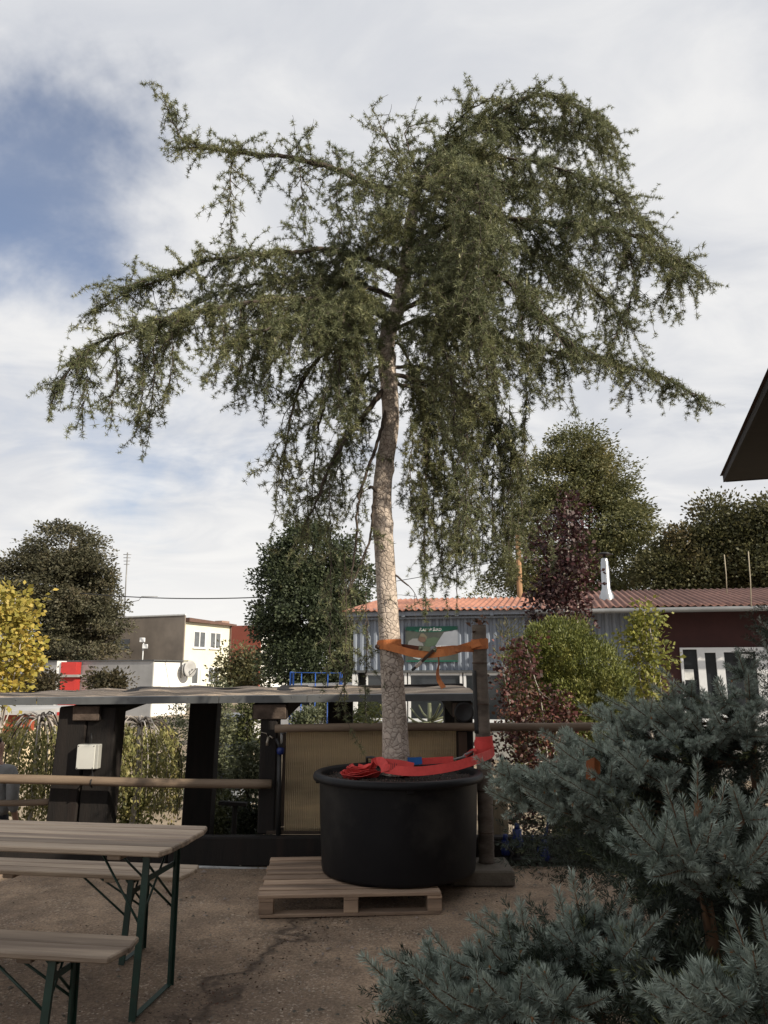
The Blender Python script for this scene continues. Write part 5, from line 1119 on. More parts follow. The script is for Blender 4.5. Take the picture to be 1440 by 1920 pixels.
# nearly bare crooked lower limbs left of the trunk
branch([(730, 745, .0), (708, 830, -.12), (690, 880, -.16), (672, 940, -.18), (668, 1010, -.18), (660, 1075, -.18), (652, 1110, -.18)], .017, .006, .20, (.10, .35), .8, .6, .5, .0, .7)
branch([(717, 885, .0), (700, 950, -.06), (694, 1010, -.1), (676, 1055, -.12), (655, 1110, -.14)], .015, .005, .22, (.10, .3), .8, .6, .4, .0, .7)
branch([(730, 1070, .0), (745, 1082, -.05), (765, 1097, -.08)], .010, .005, 9, (.1, .2), .5, .1, .9)
branch([(718, 935, .0), (700, 915, -.10), (692, 916, -.11)], .016, .013, 9, (.1, .2), .5, .1, .9)
# long streamers hanging in front of the middle tree and over the shelter
for (c, r0_, r1_, dp) in ((655, 1080, 1215, -.15), (686, 1110, 1285, -.1), (618, 900, 1230, -.4), (646, 1040, 1290, -.3), (575, 900, 1010, -.3), (520, 850, 930, -.4)):
    branch([(c, r0_, dp), (c + 3, (r0_ + r1_) / 2, dp), (c, r1_, dp)], .004, .003, .06, (.05, .16), .9, .75, .0, -.05, .7)
# fill the dense heart of the crown
for _ in range(120):
    a = rng.uniform(0, 6.283); q = rng.uniform(0, 1) ** .5
    px, py = 850 + 270 * q * math.cos(a), 470 + 215 * q * math.sin(a)
    if px < 640 or (690 < px < 800 and py > 500): continue
    p = np.array(W(px, py, TY + rng.uniform(-.9, .9))); twig(p, rnd3() * .8 + np.array([.1, 0, .1]), rng.uniform(.2, .5), .6, .003, 1.0, True)
for _ in range(40):
    px, py = rng.uniform(470, 690), rng.uniform(470, 640)
    p = np.array(W(px, py, TY + rng.uniform(-.7, .7))); twig(p, rnd3() * .8 + np.array([-.2, 0, .1]), rng.uniform(.2, .45), .6, .003, 1.0, True)
for _ in range(95):
    px, py = rng.uniform(690, 850), rng.uniform(290, 500)
    p = np.array(W(px, py, TY + rng.uniform(-.75, -.12))); twig(p, rnd3() * .8 + np.array([0, 0, .1]), rng.uniform(.2, .45), .6, .003, 1.0, True)
RP, RA, RS = np.array(ROS_P), unit(np.array(ROS_A)), np.array(ROS_S)
def rosettes(P, A, S, K, ln, wd, spread, r):
    n = len(P); D = unit(A[:, None, :] * .55 + unit(r.normal(size=(n, K, 3))) * spread)
    l_ = (S[:, None] * ln * r.uniform(.7, 1.15, (n, K)))[..., None]
    B = unit(np.cross(D, unit(r.normal(size=(n, K, 3))))) * wd
    b = P[:, None, :] + D * .004
    v = np.stack([b - B, b + B, b + D * l_], 2).reshape(-1, 3)
    return v, np.arange(len(v)).reshape(-1, 3)
v, f = rosettes(RP, RA, RS, 17, .045, .0026, 1.0, rng)
npmesh('needles', v, f, m_needle, cedar, kind='stuff')
print('rosettes', len(RP), 'needle tris', len(f))
STEMS.build('twigs', m_limb, cedar, kind='stuff')
C_ = np.array(CAT); A_ = np.tile([0, 0, 1.0], (len(C_), 1)) + rng.normal(0, .25, (len(C_), 3)); v, f = leaf_mesh(C_ + [0, 0, .022], A_, .042, .28, rng, .9)
npmesh('young_cones', v, f, M('pale_cone', (.30, .29, .17), (.22, .22, .12), isl=.3), cedar, kind='stuff')
# ------------------------------------------------------------------ broadleaf trees
def leafmat(name, c1, c2, isl=.45, trans=.3, rough=.55, **k): return M(name, c1, c2, sc=.9, rough=rough, isl=isl, trans=trans, **k)
def tree(name, label, cat, base, H, r0, lobes, ncl, per, cr, ls, mat, bark, seed, group=None, asp=.6, nlimb=9, up=0.0, shell=.62, trunk=None, flat=.75, crown='crown'):
    """lobes: (centre, radii) ellipsoids in world space; leaves in clumps near their surface"""
    r = np.random.default_rng(seed); t = thing(name, label, cat, tuple(base), 0, group)
    b = np.array(base, float); topz = max(c[2] + q[2] * .5 for c, q in lobes)
    cx = np.mean([c[0] for c, q in lobes]); cy = np.mean([c[1] for c, q in lobes])
    if trunk is None: trunk = [b, b + [(cx - b[0]) * .3, (cy - b[1]) * .3, (topz - b[2]) * .35], np.array([cx, cy, b[2] + (topz - b[2]) * .7]), np.array([cx, cy, topz])]
    tp = resample(trunk, max(.08, (topz - b[2]) / 40)); mb = MB(); k = len(tp)
    mb.tube([tuple(p + r.normal(0, r0 * .08, 3)) for p in tp], [r0 * (1.15 - 1.0 * i / k) for i in range(k)], 10); mb.build('trunk', bark, t)
    vols = np.array([q[0] * q[1] * q[2] for c, q in lobes]) ** .67; pick = r.choice(len(lobes), ncl, p=vols / vols.sum())
    d = unit(r.normal(size=(ncl, 3))); C = np.array([c for c, q in lobes])[pick]; Q = np.array([q for c, q in lobes])[pick]
    rad_ = shell + (1 - shell) * r.uniform(0, 1, ncl) ** .6 + r.normal(0, .05, ncl)
    P = C + d * Q * rad_[:, None]
    for i in r.choice(ncl, min(nlimb, ncl), replace=False):
        f = r.uniform(.3, .8); s = tp[int(f * (k - 1))]; e = s + (P[i] - s) * .92; m_ = (s + e) / 2 + r.normal(0, 1, 3) * np.linalg.norm(e - s) * .07 + [0, 0, np.linalg.norm(e - s) * .06]
        mb = MB(); q_ = resample([s, m_, e], np.linalg.norm(e - s) / 6); rr_ = r0 * (1.15 - f) * .45; mb.tube([tuple(x) for x in q_], [rr_ * (1 - .8 * j / len(q_)) + .003 for j in range(len(q_))], 6); mb.build('branch', bark, t)
    n = ncl * per; cc = np.repeat(P, per, 0); off = np.clip(r.normal(size=(n, 3)), -1.5, 1.5) * cr * np.repeat(r.uniform(.6, 1.4, ncl), per)[:, None] * [1, 1, flat]
    A = unit(off + r.normal(size=(n, 3)) * cr * .7) + np.repeat(d, per, 0) * .4 + [0, 0, up]
    v, f = leaf_mesh(cc + off, A, ls, asp, r, .25, off / cr + np.repeat(d, per, 0) * .8 + [0, 0, .5]); npmesh(crown, v, f, mat, t, kind='stuff')
    return t
m_tb = M('dark_tree_bark', (.07, .055, .045), (.045, .036, .03), sc=6, rough=.95, bump=.5)
m_pb = M('pale_stem_bark', (.46, .42, .38), (.34, .30, .27), sc=8, stretch=(1, 1, .3), rough=.8)
m_dk = leafmat('dark_olive_leaf', (.105, .100, .058), (.070, .070, .042), c3=(.13, .11, .062), sc3=.5)
m_dk2 = leafmat('dark_green_leaf', (.070, .088, .044), (.045, .060, .031), c3=(.12, .088, .04), sc3=.7, lo3=.6, hi3=.8)
m_md = leafmat('mid_green_leaf', (.135, .138, .055), (.092, .098, .040), c3=(.18, .165, .065), sc3=.4)
m_br2 = leafmat('bronze_green_leaf', (.10, .098, .04), (.068, .07, .03), c3=(.12, .095, .045), sc3=.35)
def lob(Y, *ls):
    """(column, row, rx px, rz px[, depth])"""
    o = []
    for q in ls:
        c = W(q[0], q[1], Y + (q[4] if len(q) > 4 else 0)); k = (c - Vector((0, 0, CAM_H))).length / FPX
        rx = q[2] * k; o.append(((c.x, c.y, c.z), (rx, rx * .9, q[3] * k)))
    return o
def foot(px, Y): return (W(px, 1262, Y).x, Y, LOW)
tree('leafy_tree', 'rounded dark leafy tree standing behind the yellow-leaved tree', 'tree', foot(120, 52), 11, .35, lob(52, (118, 1030, 62, 52), (60, 1085, 62, 50), (120, 1110, 85, 70), (160, 1090, 45, 60), (150, 1190, 72, 65), (70, 1180, 70, 70), (195, 1150, 34, 28)), 420, 210, .50, .20, m_dk, m_tb, 3, asp=.55, flat=.5)
tree('leafy_tree', 'dark shrubby tree behind the trunk, between houses and shed', 'tree', foot(590, 34), 8, .28, lob(34, (585, 1040, 72, 55), (545, 1090, 60, 55), (640, 1090, 52, 55), (580, 1150, 92, 75), (520, 1170, 45, 60), (650, 1180, 45, 70), (580, 1240, 85, 55)), 360, 210, .36, .15, m_dk2, m_tb, 4, asp=.6)
tree('leafy_tree', 'tallest feathery green tree rising behind the shed flue', 'tree', foot(1090, 38), 14, .36, lob(38, (1080, 850, 52, 48), (1060, 910, 88, 62), (1120, 900, 55, 60), (1080, 985, 118, 72), (1170, 990, 45, 50), (1150, 1060, 80, 50), (1010, 1050, 80, 60), (960, 1090, 45, 38), (1080, 1110, 130, 60)), 520, 190, .46, .17, m_md, m_tb, 5, asp=.45, flat=.45, up=-.1)
tree('leafy_tree', 'broad bronze-green tree at the far right behind the shed', 'tree', foot(1360, 34), 9, .3, lob(34, (1350, 1000, 42, 50), (1300, 1050, 62, 52), (1380, 1040, 62, 55), (1250, 1080, 48, 42), (1340, 1090, 80, 40)), 240, 200, .44, .17, m_br2, m_tb, 6, asp=.6)
tree('leafy_tree', 'bronze-green tree half hidden by its broad neighbour, under the eave corner', 'tree', foot(1470, 33), 9, .3, lob(33, (1440, 1000, 50, 45), (1470, 1040, 72, 60), (1420, 1070, 60, 45), (1490, 1000, 60, 60)), 180, 200, .44, .17, m_br2, m_tb, 7, asp=.6)
tree('leafy_shrub', 'sparse small shrub poking above the red roof edge', 'shrub', foot(890, 30), 4, .05, lob(30, (890, 1118, 24, 12), (890, 1140, 30, 20)), 26, 12, .22, .12, m_md, m_tb, 8, asp=.5, nlimb=6)
tree('leafy_shrub', 'green shrub between the cream house and the red-brown house', 'shrub', foot(452, 52), 5, .1, lob(52, (440, 1240, 26, 26), (470, 1262, 30, 30), (440, 1275, 36, 25)), 70, 60, .5, .24, leafmat('olive_shrub_leaf', (.11, .11, .045), (.08, .075, .035)), m_tb, 9)
for (px, rw, sz, sd, lab) in ((75, 1285, 32, 10, 'reddish-green shrub at the foot of the red pier'), (200, 1283, 34, 11, 'reddish-green shrub in front of the grey outbuilding wall')):
    tree('low_shrub', lab, 'shrub', foot(px, 30), 2, .05, lob(30, (px, rw, sz, 20), (px - 12, rw - 8, 14, 12), (px + 16, rw - 6, 14, 16)), 60, 40, .22, .15, leafmat('reddish_shrub_leaf%d' % sd, (.075, .060, .032), (.05, .045, .022)), m_tb, sd)
# yellow autumn tree
m_yl = leafmat('yellow_leaf', (.45, .36, .075), (.32, .28, .07), isl=.35, trans=.35, c3=(.20, .19, .05), sc3=3, lo3=.55, hi3=.75)
tree('yellow_tree', 'small tree with bright yellow autumn leaves', 'tree', foot(10, 13), 3, .04, lob(13, (20, 1135, 34, 32), (-2, 1190, 46, 56), (38, 1185, 28, 46), (8, 1260, 42, 46), (55, 1240, 18, 24), (-5, 1290, 36, 28)), 190, 15, .17, .105, m_yl, m_pb, 12, asp=.75, nlimb=16)
# bare twigs reaching out of it
# columnar purple tree with white stem
m_pu = leafmat('purple_leaf', (.058, .020, .019), (.034, .014, .014), isl=.5, trans=.2)
tz = [np.array(foot(1056, 12.5)), np.array(W(1062, 1170, 12.5)), np.array(W(1064, 1080, 12.5)), np.array(W(1066, 1000, 12.5)), np.array(W(1062, 930, 12.5))]
tree('purple_tree', 'slim dark purple-leaved tree with white stem behind the yew', 'tree', foot(1056, 12.5), 4, .045, lob(12.5, (1062, 975, 30, 46), (1055, 1030, 46, 45), (1060, 1090, 50, 50), (1045, 1140, 58, 48), (1050, 1185, 52, 30)), 190, 22, .14, .075, m_pu, m_pb, 13, asp=.75, nlimb=10, trunk=tz, shell=.35)
# copper shrub left of the yew, with pale stem
m_co = leafmat('copper_leaf', (.095, .036, .026), (.055, .024, .02), isl=.5, trans=.2, c3=(.16, .075, .045), sc3=3)
tz = [np.array(foot(1030, 9.6)), np.array(W(1018, 1340, 9.6)), np.array(W(1002, 1270, 9.6)), np.array(W(985, 1205, 9.6))]
tree('copper_shrub', 'copper-red leafy young tree between the pole and the yew', 'tree', foot(1030, 9.6), 2.4, .016, lob(9.6, (975, 1225, 42, 36), (960, 1290, 46, 60), (1000, 1330, 62, 55), (960, 1370, 52, 45), (1050, 1330, 45, 38), (960, 1430, 50, 60), (1040, 1420, 70, 60), (1000, 1500, 80, 70)), 260, 17, .10, .055, m_co, m_pb, 14, asp=.75, nlimb=9, trunk=tz, shell=.25)
# yew bush
m_yw = leafmat('yew_needles', (.165, .180, .042), (.095, .115, .03), isl=.4, trans=.15, c3=(.22, .215, .055), sc3=3)
tree('yew_bush', 'dense rounded yellow-green yew bush beyond the rail', 'bush', foot(1065, 11), 3, .07, lob(11, (1045, 1225, 78, 50), (1085, 1290, 92, 85), (1010, 1270, 60, 70), (1120, 1330, 60, 70), (1045, 1195, 40, 26), (1088, 1190, 12, 26), (1065, 1380, 105, 80)), 900, 80, .066, .050, m_yw, m_tb, 15, asp=.34, nlimb=6, up=.9, shell=.8, flat=1.2)
# yellow-green young tree right of the yew
m_yg = leafmat('lime_leaf', (.27, .26, .05), (.17, .185, .045), isl=.35, trans=.35)
tree('lime_green_tree', 'slim young tree with shiny yellow-green leaves by the shed', 'tree', foot(1212, 12), 3, .03, lob(12, (1215, 1160, 26, 26), (1205, 1205, 36, 36), (1225, 1230, 34, 36), (1200, 1265, 38, 34), (1225, 1290, 38, 40)), 120, 16, .10, .075, m_yg, m_pb, 16, asp=.7, nlimb=10, shell=.3)
tree('grass_like_shrub', 'thin straw-coloured twiggy shrub behind the grey pole', 'shrub', foot(952, 12.5), 2, .012, lob(12.5, (952, 1185, 16, 28), (955, 1225, 20, 25)), 26, 14, .10, .09, leafmat('straw_leaf', (.22, .20, .08), (.15, .14, .06)), m_pb, 17, asp=.16, nlimb=8, up=.8, shell=.2)
# shrubs seen through the gaps under the shelter roof
m_va = leafmat('variegated_leaf', (.16, .17, .10), (.075, .095, .045), isl=.4)
m_sh = leafmat('shrub_leaf', (.11, .12, .045), (.065, .075, .03), isl=.45)
m_gd = leafmat('dark_bed_leaf', (.045, .055, .028), (.028, .036, .02), isl=.4)
sh_list = ((318, 1420, 55, 95, 14.5, m_gd, 'dark evergreen shrub behind the second weeping tree', 20), (409, 1400, 20, 130, 10.2, m_va, 'tall pale variegated shrub beside the rear post', 21), (468, 1380, 26, 60, 10.6, m_sh, 'olive shrub above the grey sacks', 22), (470, 1440, 30, 50, 9.6, m_va, 'spreading variegated shrub left of the tap post', 23), (425, 1545, 40, 45, 9.4, m_sh, 'low shrub under the dark T-shaped stand', 24), (470, 1545, 26, 40, 9.0, m_gd, 'low dark shrub at the tap post foot', 25), (610, 1345, 40, 30, 16, m_sh, 'olive shrub glimpsed above the rail near the rear post', 26), (690, 1340, 28, 26, 15, m_yw, 'golden conifer glimpsed behind the trunk under the roof', 27), (575, 1345, 22, 18, 13, m_va, 'small variegated bush by the white vehicle', 28), (250, 1520, 22, 40, 11.4, m_yw, 'small bright green shrub under the second weeping tree', 29), (1120, 1500, 90, 90, 10.5, m_gd, 'dark shrub behind the valves', 30), (1130, 1560, 80, 60, 9.0, m_sh, 'olive shrub beyond the kerb behind the spruces', 31))
for (px, rw, rx, rz, Y, mt, lab, sd) in sh_list:
    k = Y / FPX
    tree('garden_shrub', lab, 'shrub', foot(px, Y), 2, .03, lob(Y, (px, rw, rx, rz), (px - rx * .3, rw + rz * .4, rx * .8, rz * .7), (px + rx * .2, rw - rz * .3, rx * .7, rz * .6)), int(60 + rx * rz * .025), 26, .07, .055, mt, m_tb, sd, asp=.5, nlimb=5)
# monkey-puzzle-like bare whorled conifer above the rail
mp_ = thing('whorled_conifer', 'young conifer with bare upswept whorled branches above the rail', 'tree', foot(806, 13)); m_mp = leafmat('grey_green_scale', (.14, .15, .085), (.09, .10, .06), trans=.1)
r = np.random.default_rng(41); mb = MB(); mb.tube([foot(806, 13), tuple(W(806, 1355, 13)), tuple(W(805, 1318, 13))], [.06, .045, .03], 8); mb.build('trunk', m_mp, mp_)
for (a, b, dy) in ((770, 1328, .2), (766, 1345, -.3), (785, 1322, .3), (838, 1316, -.2), (842, 1340, .3), (825, 1320, -.3), (856, 1326, 0), (772, 1352, 0)):
    s = W(806, 1352 + r.uniform(-6, 6), 13); e = W(a, b, 13 + dy); m_ = s.lerp(e, .55) - Vector((0, 0, .05))
    q_ = resample([s, m_, e], .06); mb = MB(); mb.tube([tuple(x) for x in q_], [.024 - .012 * i / len(q_) for i in range(len(q_))], 6); mb.build('branch', m_mp, mp_)
# white van and blue crate glimpsed in the same gap
vn = thing('white_van', 'white van glimpsed between shelter beam and rail', 'van', (W(585, 1340, 26).x, 26, LOW)); m_vw = M('white_van_paint', (.75, .75, .75), (.7, .7, .7), rough=.3)
c = W(590, 1345, 26); mb = MB(); 
prof = [(-2.3, .25), (-2.35, 1.0), (-1.7, 1.15), (-1.1, 1.95), (2.3, 2.0), (2.4, .3)]
mb.prism([(c.x + x_ + .4, 25.2, LOW + .1 + z_) for x_, z_ in prof], (0, 1.8, 0)); mb.build('body', m_vw, vn)
for xw in (-1.5, 1.55): mb = MB(); mb.lathe([(.02, -.1), (.32, -.1), (.34, -.05), (.34, .05), (.32, .1), (.02, .1)], (c.x + .4 + xw, 25.28, LOW + .34), 18, 'Y'); wh = mb.build('wheel', m_black, vn); mb = MB(); mb.lathe([(.02, -.115), (.2, -.112), (.2, -.10)], (c.x + .4 + xw, 25.28, LOW + .34), 12, 'Y'); mb.build('rim', m_gal, wh)
for (a, b) in ((-1.35, -.5), (-.4, .7), (.85, 2.1)): mb = MB(); mb.prism([(c.x + .4 + a + (.25 if a < -1 else 0) - .1, 25.19, LOW + 1.35), (c.x + .4 + b, 25.19, LOW + 1.35), (c.x + .4 + b, 25.19, LOW + 1.95), (c.x + .4 + a + .3, 25.19, LOW + 1.95)], (0, .02, 0)); mb.build('side_window', m_glass, vn)
mb = MB(); mb.prism([(c.x + .4 - 1.68, 25.3, LOW + 1.28), (c.x + .4 - 1.14, 25.3, LOW + 2.02), (c.x + .4 - 1.14, 26.9, LOW + 2.02), (c.x + .4 - 1.68, 26.9, LOW + 1.28)], (-.02, 0, .015)); mb.build('windscreen', m_glass, vn)
# weeping trees
m_wl = leafmat('weeping_leaf', (.30, .28, .10), (.17, .17, .065), isl=.45, trans=.25, c3=(.25, .20, .08), sc3=2, lo3=.55, hi3=.75)
def weeping(label, px, Y, topr, botr, halfw, n, seed, lean=0.0):
    r = np.random.default_rng(seed); b = np.array(foot(px, Y)); tp = np.array(W(px, topr, Y)); rx = halfw / FPX * Y * 1.02; zb = W(px, botr, Y).z
    t = thing('weeping_tree', label, 'tree', tuple(b), 0, 'weeping trees beyond the fence')
    mb = MB(); q_ = resample([b, b * .5 + tp * .5 + [.04, 0, 0], tp - [0, 0, .06]], .1); mb.tube([tuple(x) for x in q_], [.045 - .02 * i / len(q_) for i in range(len(q_))], 8); mb.build('trunk', m_pb, t)
    P, A = [], []
    for k in range(n):
        az = r.uniform(0, 6.283); rr_ = rx * (.25 + .75 * r.uniform(0, 1) ** .5); rise = r.uniform(-.12, .06); zl = zb + r.uniform(-.05, .5) * (tp[2] - zb) * .7
        pts = [tp - [0, 0, .1 * r.uniform(0, 1)], tp + [math.cos(az) * rr_ * .45, math.sin(az) * rr_ * .45, rise + .02], tp + [math.cos(az) * rr_ * .88, math.sin(az) * rr_ * .88, rise - .22 * rr_ / rx - .1], np.array([tp[0] + math.cos(az) * rr_, tp[1] + math.sin(az) * rr_, (tp[2] + zl) / 2]), np.array([tp[0] + math.cos(az) * rr_ * 1.0, tp[1] + math.sin(az) * rr_ * 1.0, max(zl, LOW + .05)])]
        q_ = resample(pts, .05)
        if k < 22: mb = MB(); mb.tube([tuple(x) for x in q_[::2]], [.012 - .008 * i / len(q_[::2]) for i in range(len(q_[::2]))], 5); mb.build('branch', m_pb if k < 12 else m_tb, t)
        for i in range(int(len(q_) * .3), len(q_)):
            for _ in range(2): P.append(q_[i] + r.normal(0, .035, 3)); A.append(np.array([0, 0, -1.0]) + r.normal(0, .45, 3))
    v, f = leaf_mesh(np.array(P), np.array(A), .062, .5, r); npmesh('leaves', v, f, m_wl, t, kind='stuff')
weeping('weeping tree with bare hooped pale stems, behind the leaning person', 75, 10.8, 1342, 1560, 78, 110, 51)
weeping('umbrella-shaped weeping tree between the widest post and the rear post', 262, 11.2, 1352, 1550, 78, 150, 52)

# ------------------------------------------------------------------ blue spruces in the near right corner
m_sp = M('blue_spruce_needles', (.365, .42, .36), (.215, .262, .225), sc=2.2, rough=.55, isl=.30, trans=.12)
m_spd = M('old_shade_spruce_needles', (.030, .042, .024), (.018, .028, .018), sc=2.2, rough=.6, isl=.35)  # older needles, with the shade inside the crown put into their colour
m_spg = M('yellow_green_spruce_needles', (.095, .105, .030), (.06, .075, .025), sc=2.2, rough=.6, isl=.35)
m_tw2 = M('spruce_twig_bark', (.17, .095, .05), (.11, .065, .04), sc=20, rough=.85)
m_bud = M('orange_bud', (.30, .16, .07), (.22, .11, .05))
def shoot_needles(P0, D, Ln, K, nl, r, wd=.0009, fwd=.62, upb=.18):
    """needles all round straight-ish shoots: P0, D (n,3), Ln (n,)"""
    n = len(P0); D = unit(D); side = unit(np.cross(D, unit(r.normal(size=(n, 3))))); up = np.cross(D, side)
    s = np.sort(r.uniform(0, 1, (n, K)), 1); ph = r.uniform(0, 6.283, (n, K))
    bend = np.array([0, 0, 1.0])[None, None, :] * (Ln[:, None] * .12 * s ** 2)[..., None]
    base = P0[:, None, :] + D[:, None, :] * (s * Ln[:, None])[..., None] + bend
    radial = side[:, None, :] * np.cos(ph)[..., None] + up[:, None, :] * np.sin(ph)[..., None]
    f = fwd + .75 * np.clip((s - .8) / .2, 0, 1)
    nd_ = unit(radial + D[:, None, :] * f[..., None] + np.array([0, 0, upb]) + r.normal(size=(n, K, 3)) * .16)
    l_ = (nl * r.uniform(.75, 1.15, (n, K)) * (1 - .15 * s))[..., None]
    B = unit(np.cross(nd_, r.normal(size=(n, K, 3)))) * wd
    tip = base + nd_ * l_ + radial * 0 + np.array([0, 0, .0015])
    mid = base + nd_ * l_ * .55 + B
    mid2 = base + nd_ * l_ * .55 - B
    v = np.stack([base, mid, tip, mid2], 2).reshape(-1, 3)
    return v, np.arange(len(v)).reshape(-1, 4)
def spruce(label, trunk_px, tips, Y0, seed, fill, nshoot=14, sl=.085, group='blue spruces in the near corner', K=105, ysh=0, drop=.32, nl=.0235):
    """tips: (column, row, Y) of the leading shoots; each is carried by a branch from the trunk"""
    r = np.random.default_rng(seed); tb = [W(a, b, c) for a, b, c in trunk_px]; b0 = tb[0].copy(); b0.z = -.01
    t = thing('blue_spruce', label, 'tree', tuple(b0), 0, group)
    tq_ = resample([b0] + tb, .05); mb = MB(); mb.tube([tuple(p) for p in tq_], [.030 - .022 * i / len(tq_) for i in range(len(tq_))], 10); mb.build('trunk', m_tw2, t)
    SP, SD, SLn = [], [], []; OP, OD, OL = [], [], []; BUD = []
    for (a, b, Y) in tips:
        if r.random() < drop: continue
        e = np.array(W(a, b, Y)); zt_ = e[2] - r.uniform(.02, .16); j = np.argmin(np.abs(tq_[:, 2] - zt_)); s = tq_[j]
        e = e - unit(e - s) * .055; ln = np.linalg.norm(e - s); m_ = s + (e - s) * .55 + np.array([0, 0, -.06 * ln]); q_ = resample([s, m_, e], .03)
        mb = MB(); mb.tube([tuple(x) for x in q_], [.0075 - .0055 * i / len(q_) for i in range(len(q_))], 6); mb.build('branch', m_tw2, t)
        T = unit(np.gradient(q_, axis=0)); k = len(q_)
        # leading shoot
        SP.append(q_[-1] - T[-1] * .01); SD.append(T[-1] + [0, 0, .15]); SLn.append(sl * r.uniform(1.0, 1.35)); BUD.append(q_[-1])
        e_ = q_[-1]; sdv = np.cross(T[-1], [0, 0, 1.0]); sdv = sdv / max(np.linalg.norm(sdv), 1e-6); upv = np.cross(sdv, T[-1])
        nw = int(r.integers(3, 6)); p0_ = r.uniform(0, 6.28)
        for q in range(nw):                              # whorl of side shoots just behind the tip
            ph = p0_ + 6.283 * q / nw; d = T[-1] * r.uniform(.25, .6) + (sdv * math.cos(ph) + upv * math.sin(ph) * .9) * .95 + np.array([0, 0, .15])
            SP.append(e_ - T[-1] * r.uniform(.004, .02)); SD.append(d); SLn.append(sl * r.uniform(.5, .8)); BUD.append(SP[-1] + unit(d) * SLn[-1])
        f = .06
        while f < min(.45 * ln, .17):                      # pairs of side shoots further back
            i = max(0, int(k - 1 - f / ln * k)); s1 = np.cross(T[i], [0, 0, 1.0]); s1 = s1 / max(np.linalg.norm(s1), 1e-6)
            for s_ in (-1, 1):
                if r.random() < .85:
                    d = T[i] * r.uniform(.5, .8) + s1 * s_ * r.uniform(.6, 1.0) + np.array([0, 0, r.uniform(-.05, .4)])
                    SP.append(q_[i]); SD.append(d); L1 = sl * r.uniform(.7, 1.1); SLn.append(L1)
                    if r.random() < .3:
                        e2 = q_[i] + unit(d) * L1 * .9
                        for s2 in (-1, 0, 1): SP.append(e2); SD.append(unit(d) + np.cross(unit(d), [0, 0, 1]) * .8 * s2 + np.array([0, 0, .15])); SLn.append(sl * r.uniform(.5, .75))
            SP.append(q_[i]); SD.append(T[i] + [0, 0, .1]); SLn.append(.06)
            f += r.uniform(.05, .08)
        for i in range(0, int(k * .9), 2):          # older inner needles, crown shade put into their dark colour
            OP.append(q_[i]); OD.append(T[i] + r.normal(0, .35, 3)); OL.append(.07)
    for (a0, a1, r0, r1, y0, y1, cnt) in fill:          # inner fill twigs coloured near-black so the gaps look shaded
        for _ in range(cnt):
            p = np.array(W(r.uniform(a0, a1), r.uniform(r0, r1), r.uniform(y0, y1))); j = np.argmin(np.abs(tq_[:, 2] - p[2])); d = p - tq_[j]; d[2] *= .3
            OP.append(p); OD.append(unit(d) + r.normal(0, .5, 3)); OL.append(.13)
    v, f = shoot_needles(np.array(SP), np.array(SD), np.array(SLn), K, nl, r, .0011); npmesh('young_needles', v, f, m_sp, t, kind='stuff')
    v, f = shoot_needles(np.array(OP), np.array(OD), np.array(OL), 85, .022, r, .0013); npmesh('old_shade_needles', v, f, m_spd, t, kind='stuff')
    if ysh:
        i = r.choice(len(OP), ysh, replace=False) if ysh < len(OP) else np.arange(len(OP))
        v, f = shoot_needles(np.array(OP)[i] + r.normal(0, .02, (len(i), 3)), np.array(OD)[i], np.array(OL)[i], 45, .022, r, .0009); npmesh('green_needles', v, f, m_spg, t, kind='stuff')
    S_ = np.array(SP); D_ = unit(np.array(SD)); mb = MB()
    for p, d, l_ in zip(S_, D_, SLn): mb.tube([tuple(p), tuple(p + d * l_ * .55 + [0, 0, .12 * l_ * .3]), tuple(p + d * l_ + [0, 0, .12 * l_])], [.0022, .0018, .0012], 4, cap=False)
    mb.build('twigs', m_tw2, t, kind='stuff')
    bd_ = MB()
    for p in BUD[::3]: bd_.lathe([(.0005, .006), (.003, .003), (.003, -.002), (.0005, -.004)], tuple(p + [0, 0, .004]), 6)
    bd_.build('buds', m_bud, t, kind='stuff')
    return t
TA = ((916, 1452, 2.55), (930, 1478, 2.6), (948, 1432, 2.6), (945, 1510, 2.6), (985, 1490, 2.55), (1005, 1408, 2.6), (1022, 1440, 2.5), (1038, 1398, 2.65), (1060, 1425, 2.5), (1075, 1388, 2.7), (1112, 1352, 2.75), (1100, 1410, 2.55), (1130, 1390, 2.6), (1150, 1330, 2.75), (1172, 1305, 2.8), (1205, 1295, 2.8), (1190, 1340, 2.6), (1235, 1310, 2.7), (1270, 1252, 2.85), (1262, 1290, 2.8), (1295, 1285, 2.7), (1330, 1275, 2.7), (1350, 1310, 2.55), (1388, 1248, 2.8), (1405, 1285, 2.7), (1432, 1300, 2.6), (1422, 1345, 2.5), (1375, 1300, 2.7), (1310, 1320, 2.6), (1250, 1350, 2.55), (1240, 1388, 2.5), (1160, 1430, 2.4), (1175, 1440, 2.35), (1115, 1470, 2.4), (1090, 1495, 2.4), (1055, 1475, 2.45), (1010, 1515, 2.5), (1045, 1540, 2.5), (1100, 1545, 2.5), (1345, 1360, 2.5), (1400, 1375, 2.5), (1440, 1400, 2.5), (1000, 1470, 2.5), (1185, 1390, 2.5), (1300, 1370, 2.55))
spruce('wide blue spruce beside the grey pole, largest of the spruces', ((1420, 1500, 2.75), (1410, 1380, 2.8), (1400, 1270, 2.85)), TA, 2.6, 61,
       ((1130, 1440, 1400, 1630, 2.5, 3.4, 900), (1000, 1180, 1500, 1630, 2.6, 3.1, 90), (1180, 1440, 1340, 1450, 2.6, 3.2, 150), (1060, 1250, 1590, 1660, 2.7, 3.0, 40)), 11, .092, ysh=150, K=230)
